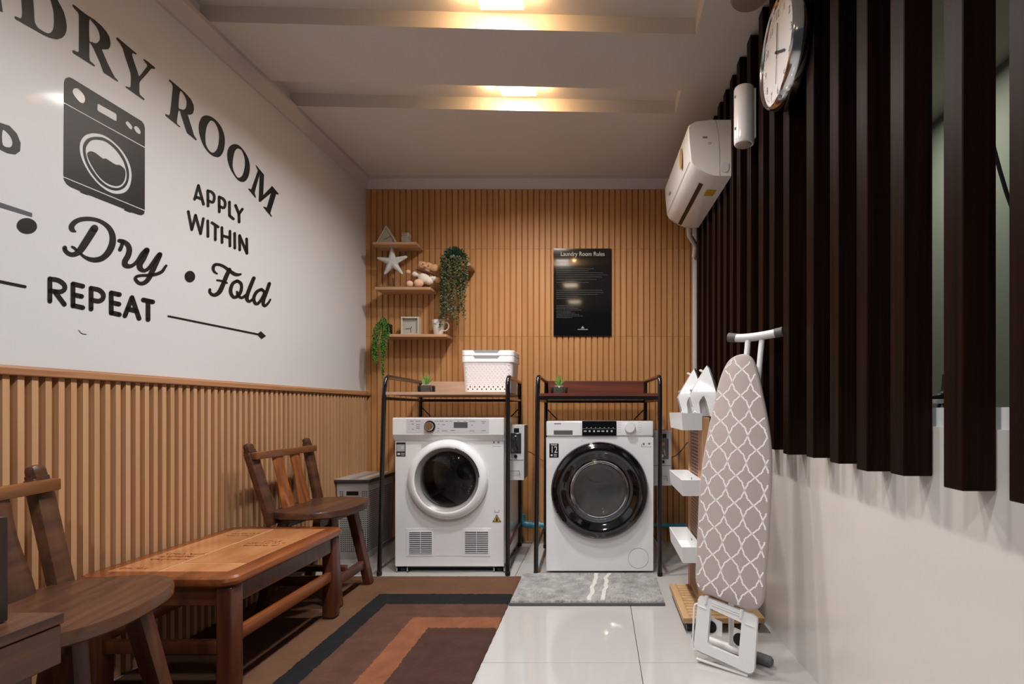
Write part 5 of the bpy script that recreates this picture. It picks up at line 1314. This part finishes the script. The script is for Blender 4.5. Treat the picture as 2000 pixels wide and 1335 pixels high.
# teddy bear
t = thing('teddy_bear', 'small plush teddy bear in cream knit leaning on the middle shelf', 'teddy bear', (XP(832), YD_, z2))
def tb(px, py, dy=0): q = FP(px, py, YD_); return Vector((q[0], YD_+dy, q[1]))
def fuse(name, m, balls, par, vox=.004):
    b = MB()
    for c, r_, s_ in balls: b.ball(c, r_, s_, 14)
    o = b.build(name, m, par, smooth=60)
    md = o.modifiers.new('r', 'REMESH'); md.mode = 'VOXEL'; md.voxel_size = vox; md.use_smooth_shade = True; return o
zz = z2+.001
fuse('body', M['bear'], [(tb(826, 519), .034, (1.0, .8, .88)), (tb(836, 521), .036, (1.0, .8, .86)), (tb(847, 524), .032, (.95, .8, .86)), (tb(834, 531), .022, (1, 1, 1)), (tb(830, 545), .034, (1, .9, .9)),
                         (tb(820, 511.5, .004), .009, (1.2, .7, .8)), (tb(852, 517, .004), .009, (1.2, .7, .8))], t)
fuse('sweater', M['cream'], [(tb(829, 544, -.006), .041, (1.0, .9, .92)), (tb(839, 549, -.008), .030, (1, .9, .9)), (tb(812, 536, -.010), .018, (1.2, 1, 1)), (tb(820, 539, -.006), .016, (1, 1, 1)), (tb(847, 544, -.010), .020, (1.1, 1, 1))], t)
MB().ball(tb(799, 532, -.014), .015, (1, 1, 1)).build('paw', M['bear_pink'], t)
MB().ball(tb(856, 547.5, -.012), .020, (1, 1, .95)).build('paw', M['bear'], t)
MB().ball(Vector((tb(804.5, 0).x, YD_-.036, zz+.023)), .023, (1, 1.1, 1)).build('leg', M['bear_pink'], t)
MB().ball(Vector((tb(822, 0).x, YD_-.042, zz+.0275)), .0275, (1.12, 1, 1)).build('leg', M['bear_pink'], t)
ra = Euler((0, .26, 0))
MB().ball(tb(831, 532, -.024), .0105, (5.6, 1.6, .95), rot=ra, n=20).ball(tb(849, 537.5, -.028), .009, (1.6, 1.2, 1.0), rot=ra).build('scarf', M['scarf'], t)
f = MB()
for x, y in ((829, 517.5), (839.5, 521)): f.ball(tb(x, y, -.031), .0036, n=8)
f.build('eyes', M['black'], t, kind='stuff')
MB().ball(tb(833, 521.5, -.030), .0065, (1.3, .6, .8)).build('muzzle', M['cream'], t); MB().ball(tb(833, 520.5, -.035), .0022, n=8).build('nose', M['black'], t)
# square clock
t = thing('square_clock', 'square pale grey desk clock on the lowest wall shelf', 'clock', (XP(802), YD_, z3))
xa, xb_ = XP(785), XP(820); zb_, zt_ = z3+.0005, z3+.121
sq = [(xa, zb_), (xb_, zb_), (xb_, zt_), (xa, zt_)]
e_ = .009; sqi = [(xa+e_, zb_+e_), (xb_-e_, zb_+e_), (xb_-e_, zt_-e_), (xa+e_, zt_-e_)]
MB().poly(sq, [sqi], XZ(YD_-.02), .05).build('frame', M['frame_grey'], t, smooth=0)
MB().poly(sqi, [], XZ(YD_-.002), .02).build('face', M['face_grey'], t, smooth=0)
cc = ((xa+xb_)/2, zb_+.045)
for a, L in ((178, .026), (268, .034), (30, .014)):
    a = math.radians(a); MB().bar((cc[0], YD_-.004, cc[1]), (cc[0]+math.sin(a)*L, YD_-.004, cc[1]+math.cos(a)*L), .003, .001, up=(0, 1, 0)).build('hand', M['ink_dark'], t, smooth=0)
# mug
t = thing('mug', 'white marbled mug at the right end of the lowest wall shelf', 'mug', (XP(857), YD_, z3))
mx_ = XP(856.5); hh = .100; zq = z3+.0005
MB().lathe([(0, 0), (.026, 0), (.030, .004), (.041, hh-.01), (.043, hh), (.040, hh), (.037, hh-.01), (.026, .008), (0, .008)], (mx_, YD_, zq), n=32).build('cup', M['mug'], t)
hd = [(mx_+.037, YD_, zq+.082), (mx_+.052, YD_, zq+.088), (mx_+.066, YD_, zq+.072), (mx_+.066, YD_, zq+.052), (mx_+.055, YD_, zq+.034), (mx_+.030, YD_, zq+.028)]
MB().tube(cr(hd, 5), .0045, 10).build('handle', M['cream'], t)
MB().box(mx_-.026, mx_-.004, YD_-.041, YD_-.038, zq+.068, zq+.074).build('print', M['ink'], t, smooth=0)
# trailing plants
def leafquad(b, p, d, L, w_, up):
    s_ = d.cross(up).normalized(); k_ = .4
    vs = [p, p+d*L*k_+s_*w_/2+up*.001, p+d*L, p+d*L*k_-s_*w_/2+up*.001]
    b.add(vs, [(0, 1, 2), (0, 2, 3)])
def trailing(label, strands, m, Yp, seed, L, w_, dens, group=None, crown=None, bead=False):
    r = thing('trailing_plant', label, 'plant', tuple(P(strands[0][0][0], strands[0][0][1], Yp)), 'artificial trailing plants on the wall shelves')
    rnd = random.Random(seed); lb = MB(); lb2 = MB(); sb = MB()
    for s_ in strands:
        pts = cr([tuple(P(x, y, Yp-dy)) for x, y, dy in s_], 8); pts = [Vector(p) for p in pts]
        sb.tube(pts[::3]+[pts[-1]], .0008, 4)
        for i in range(len(pts)-1):
            seg = pts[i+1]-pts[i]; nn_ = max(1, int(seg.length*dens))
            for _ in range(nn_):
                p = pts[i].lerp(pts[i+1], rnd.random()); a = rnd.random()*2*PI
                d = Vector((math.cos(a), math.sin(a)*.7, rnd.uniform(-.7, .35))).normalized()
                if p.y+d.y*L > YS-.003: d.y = -abs(d.y)
                T = lb if rnd.random() < .6 else lb2
                if bead: T.ball(p+d*L*.8, w_*rnd.uniform(.7, 1.1), (1, 1, 1.2), 5)
                else: leafquad(T, p, d, L*rnd.uniform(.7, 1.2), w_*rnd.uniform(.8, 1.2), Vector((rnd.uniform(-.5, .5), -.8, rnd.uniform(-.2, .8))).normalized())
    return r, lb, lb2, sb
rnd = random.Random(11); ss = []
for q in range(34):
    x0 = rnd.uniform(862, 912); yend = rnd.uniform(555, 640) if q > 6 else rnd.uniform(520, 560); xe = x0+rnd.uniform(-9, 9); xe = min(max(xe, 859), 918)
    ss.append([(889+(x0-889)*.5, 508, rnd.uniform(.0, .03)), (x0, 500+abs(x0-889)*.5, rnd.uniform(.03, .07)), (x0+rnd.uniform(-3, 3), 535, rnd.uniform(.03, .075)), (xe, yend, rnd.uniform(.02, .07))])
r, l1, l2, sb = trailing('dark green trailing plant with small leaves on the short wall shelf', ss, None, 3.50, 4, .016, .010, 230)
for _ in range(560):                                   # bushy crown
    a = rnd.random()*2*PI; el = rnd.uniform(0, PI/2); c = P(888, 512, 3.50); d = Vector((math.cos(a)*math.cos(el)*.088, math.sin(a)*math.cos(el)*.055, math.sin(el)*.092)); p = c+d*rnd.uniform(.55, 1)
    leafquad(l1, p, d.normalized(), .018, .011, Vector((rnd.uniform(-.6, .6), -.7, .4)).normalized())
zz4 = z4
MB().lathe([(0, 0), (.028, 0), (.038, .05), (.040, .055), (.036, .055), (0, .050)], (P(889, 0, 3.51).x, 3.51, z4+.0005), n=24).build('pot', M['stone'], r)
l1.build('foliage', M['leaf_dark'], r, smooth=0, fix=False, kind='stuff'); l2.build('foliage', M['leaf_olive'], r, smooth=0, fix=False, kind='stuff', label='olive brown leaves'); sb.build('stems', M['leaf_olive'], r, fix=False, kind='stuff')
rnd = random.Random(21); ss = []
for q in range(20):
    left = q % 2 == 0
    xe = rnd.uniform(727, 737) if left else rnd.uniform(741, 755); ye = rnd.uniform(690, 712) if left else rnd.uniform(680, 705)
    if q in (1, 3, 5): xe, ye = 746+q*.6, rnd.uniform(725, 745)
    ss.append([(757, 632, 0), (750-rnd.uniform(0, 6), 624+rnd.uniform(-4, 4), .015), (xe+rnd.uniform(2, 7), 640+rnd.uniform(0, 12), rnd.uniform(.02, .04)), (xe+rnd.uniform(-2, 2), 670, rnd.uniform(.015, .045)), (xe, ye, rnd.uniform(.015, .04))])
r, l1, l2, sb = trailing('bright green bead-leaved plant hanging from the left end of the lowest wall shelf', ss, None, 3.47, 9, .006, .0034, 330, bead=True)
xq = P(757, 0, 3.49).x
MB().box(xq-.030, xq+.022, 3.465, 3.52, z3+.0005, z3+.070, bev=.003).build('pot', M['black'], r)
l1.build('foliage', M['leaf_green'], r, fix=False, kind='stuff'); l2.build('foliage', M['leaf_dark'], r, fix=False, kind='stuff'); sb.build('stems', M['leaf_green'], r, fix=False, kind='stuff')

# ---------------------------------------------------------------- things seen through the gaps of the slats
o = MB().tube(cr([(.84, 1.25, 2.35), (.86, 1.20, 1.72), (.90, 1.165, 1.38), (1.0, 1.14, 1.1)], 6), .004, 8).build('black_cable', M['black'], loc=(.86, 1.2, 1.7)); 
setp(o, 'black cable slanting behind the gap between the slats', 'cable')
o = MB().tube(cr([(1.02, 1.30, .99), (1.10, 1.30, .99), (1.3, 1.28, 1.0), (1.38, 1.35, .93)], 6), .003, 8).build('cable', M['leaf_dark'], loc=(1.1, 1.3, 1)); setp(o, 'thin cable drooping on the far wall behind the rightmost gap', 'cable')
lg = MB().box(.80, 1.0, YO, 1.415, .845, .885, bev=.003).build('inner_ledge', M['grey_pl'], loc=(.9, .5, .85)); setp(lg, 'grey ledge behind the gaps of the dark slats', 'ledge')
t = thing('ledge_bracket', 'black bracket standing on the ledge behind the slat gap', 'bracket', (.84, 1.27, .885))
t.name = 'black_bracket'  # black shape on the ledge, built as a bracket
MB().box(.795, .855, 1.24, 1.30, .8855, .892, bev=.002).build('foot', M['black'], t)
MB().tube([(.812, 1.27, .892), (.816, 1.262, .915)], .004, 8).tube([(.838, 1.27, .892), (.826, 1.262, .915)], .004, 8).build('struts', M['black'], t)
MB().box(.79, .86, 1.235, 1.30, .915, .925, bev=.002).build('plate', M['grey_pl'], t)
MB().tube(cr([(.80, 1.27, .926), (.825, 1.27, .932), (.835, 1.27, .95), (.838, 1.27, .985)], 5), .010, 8, radii=None).build('arm', M['black'], t)
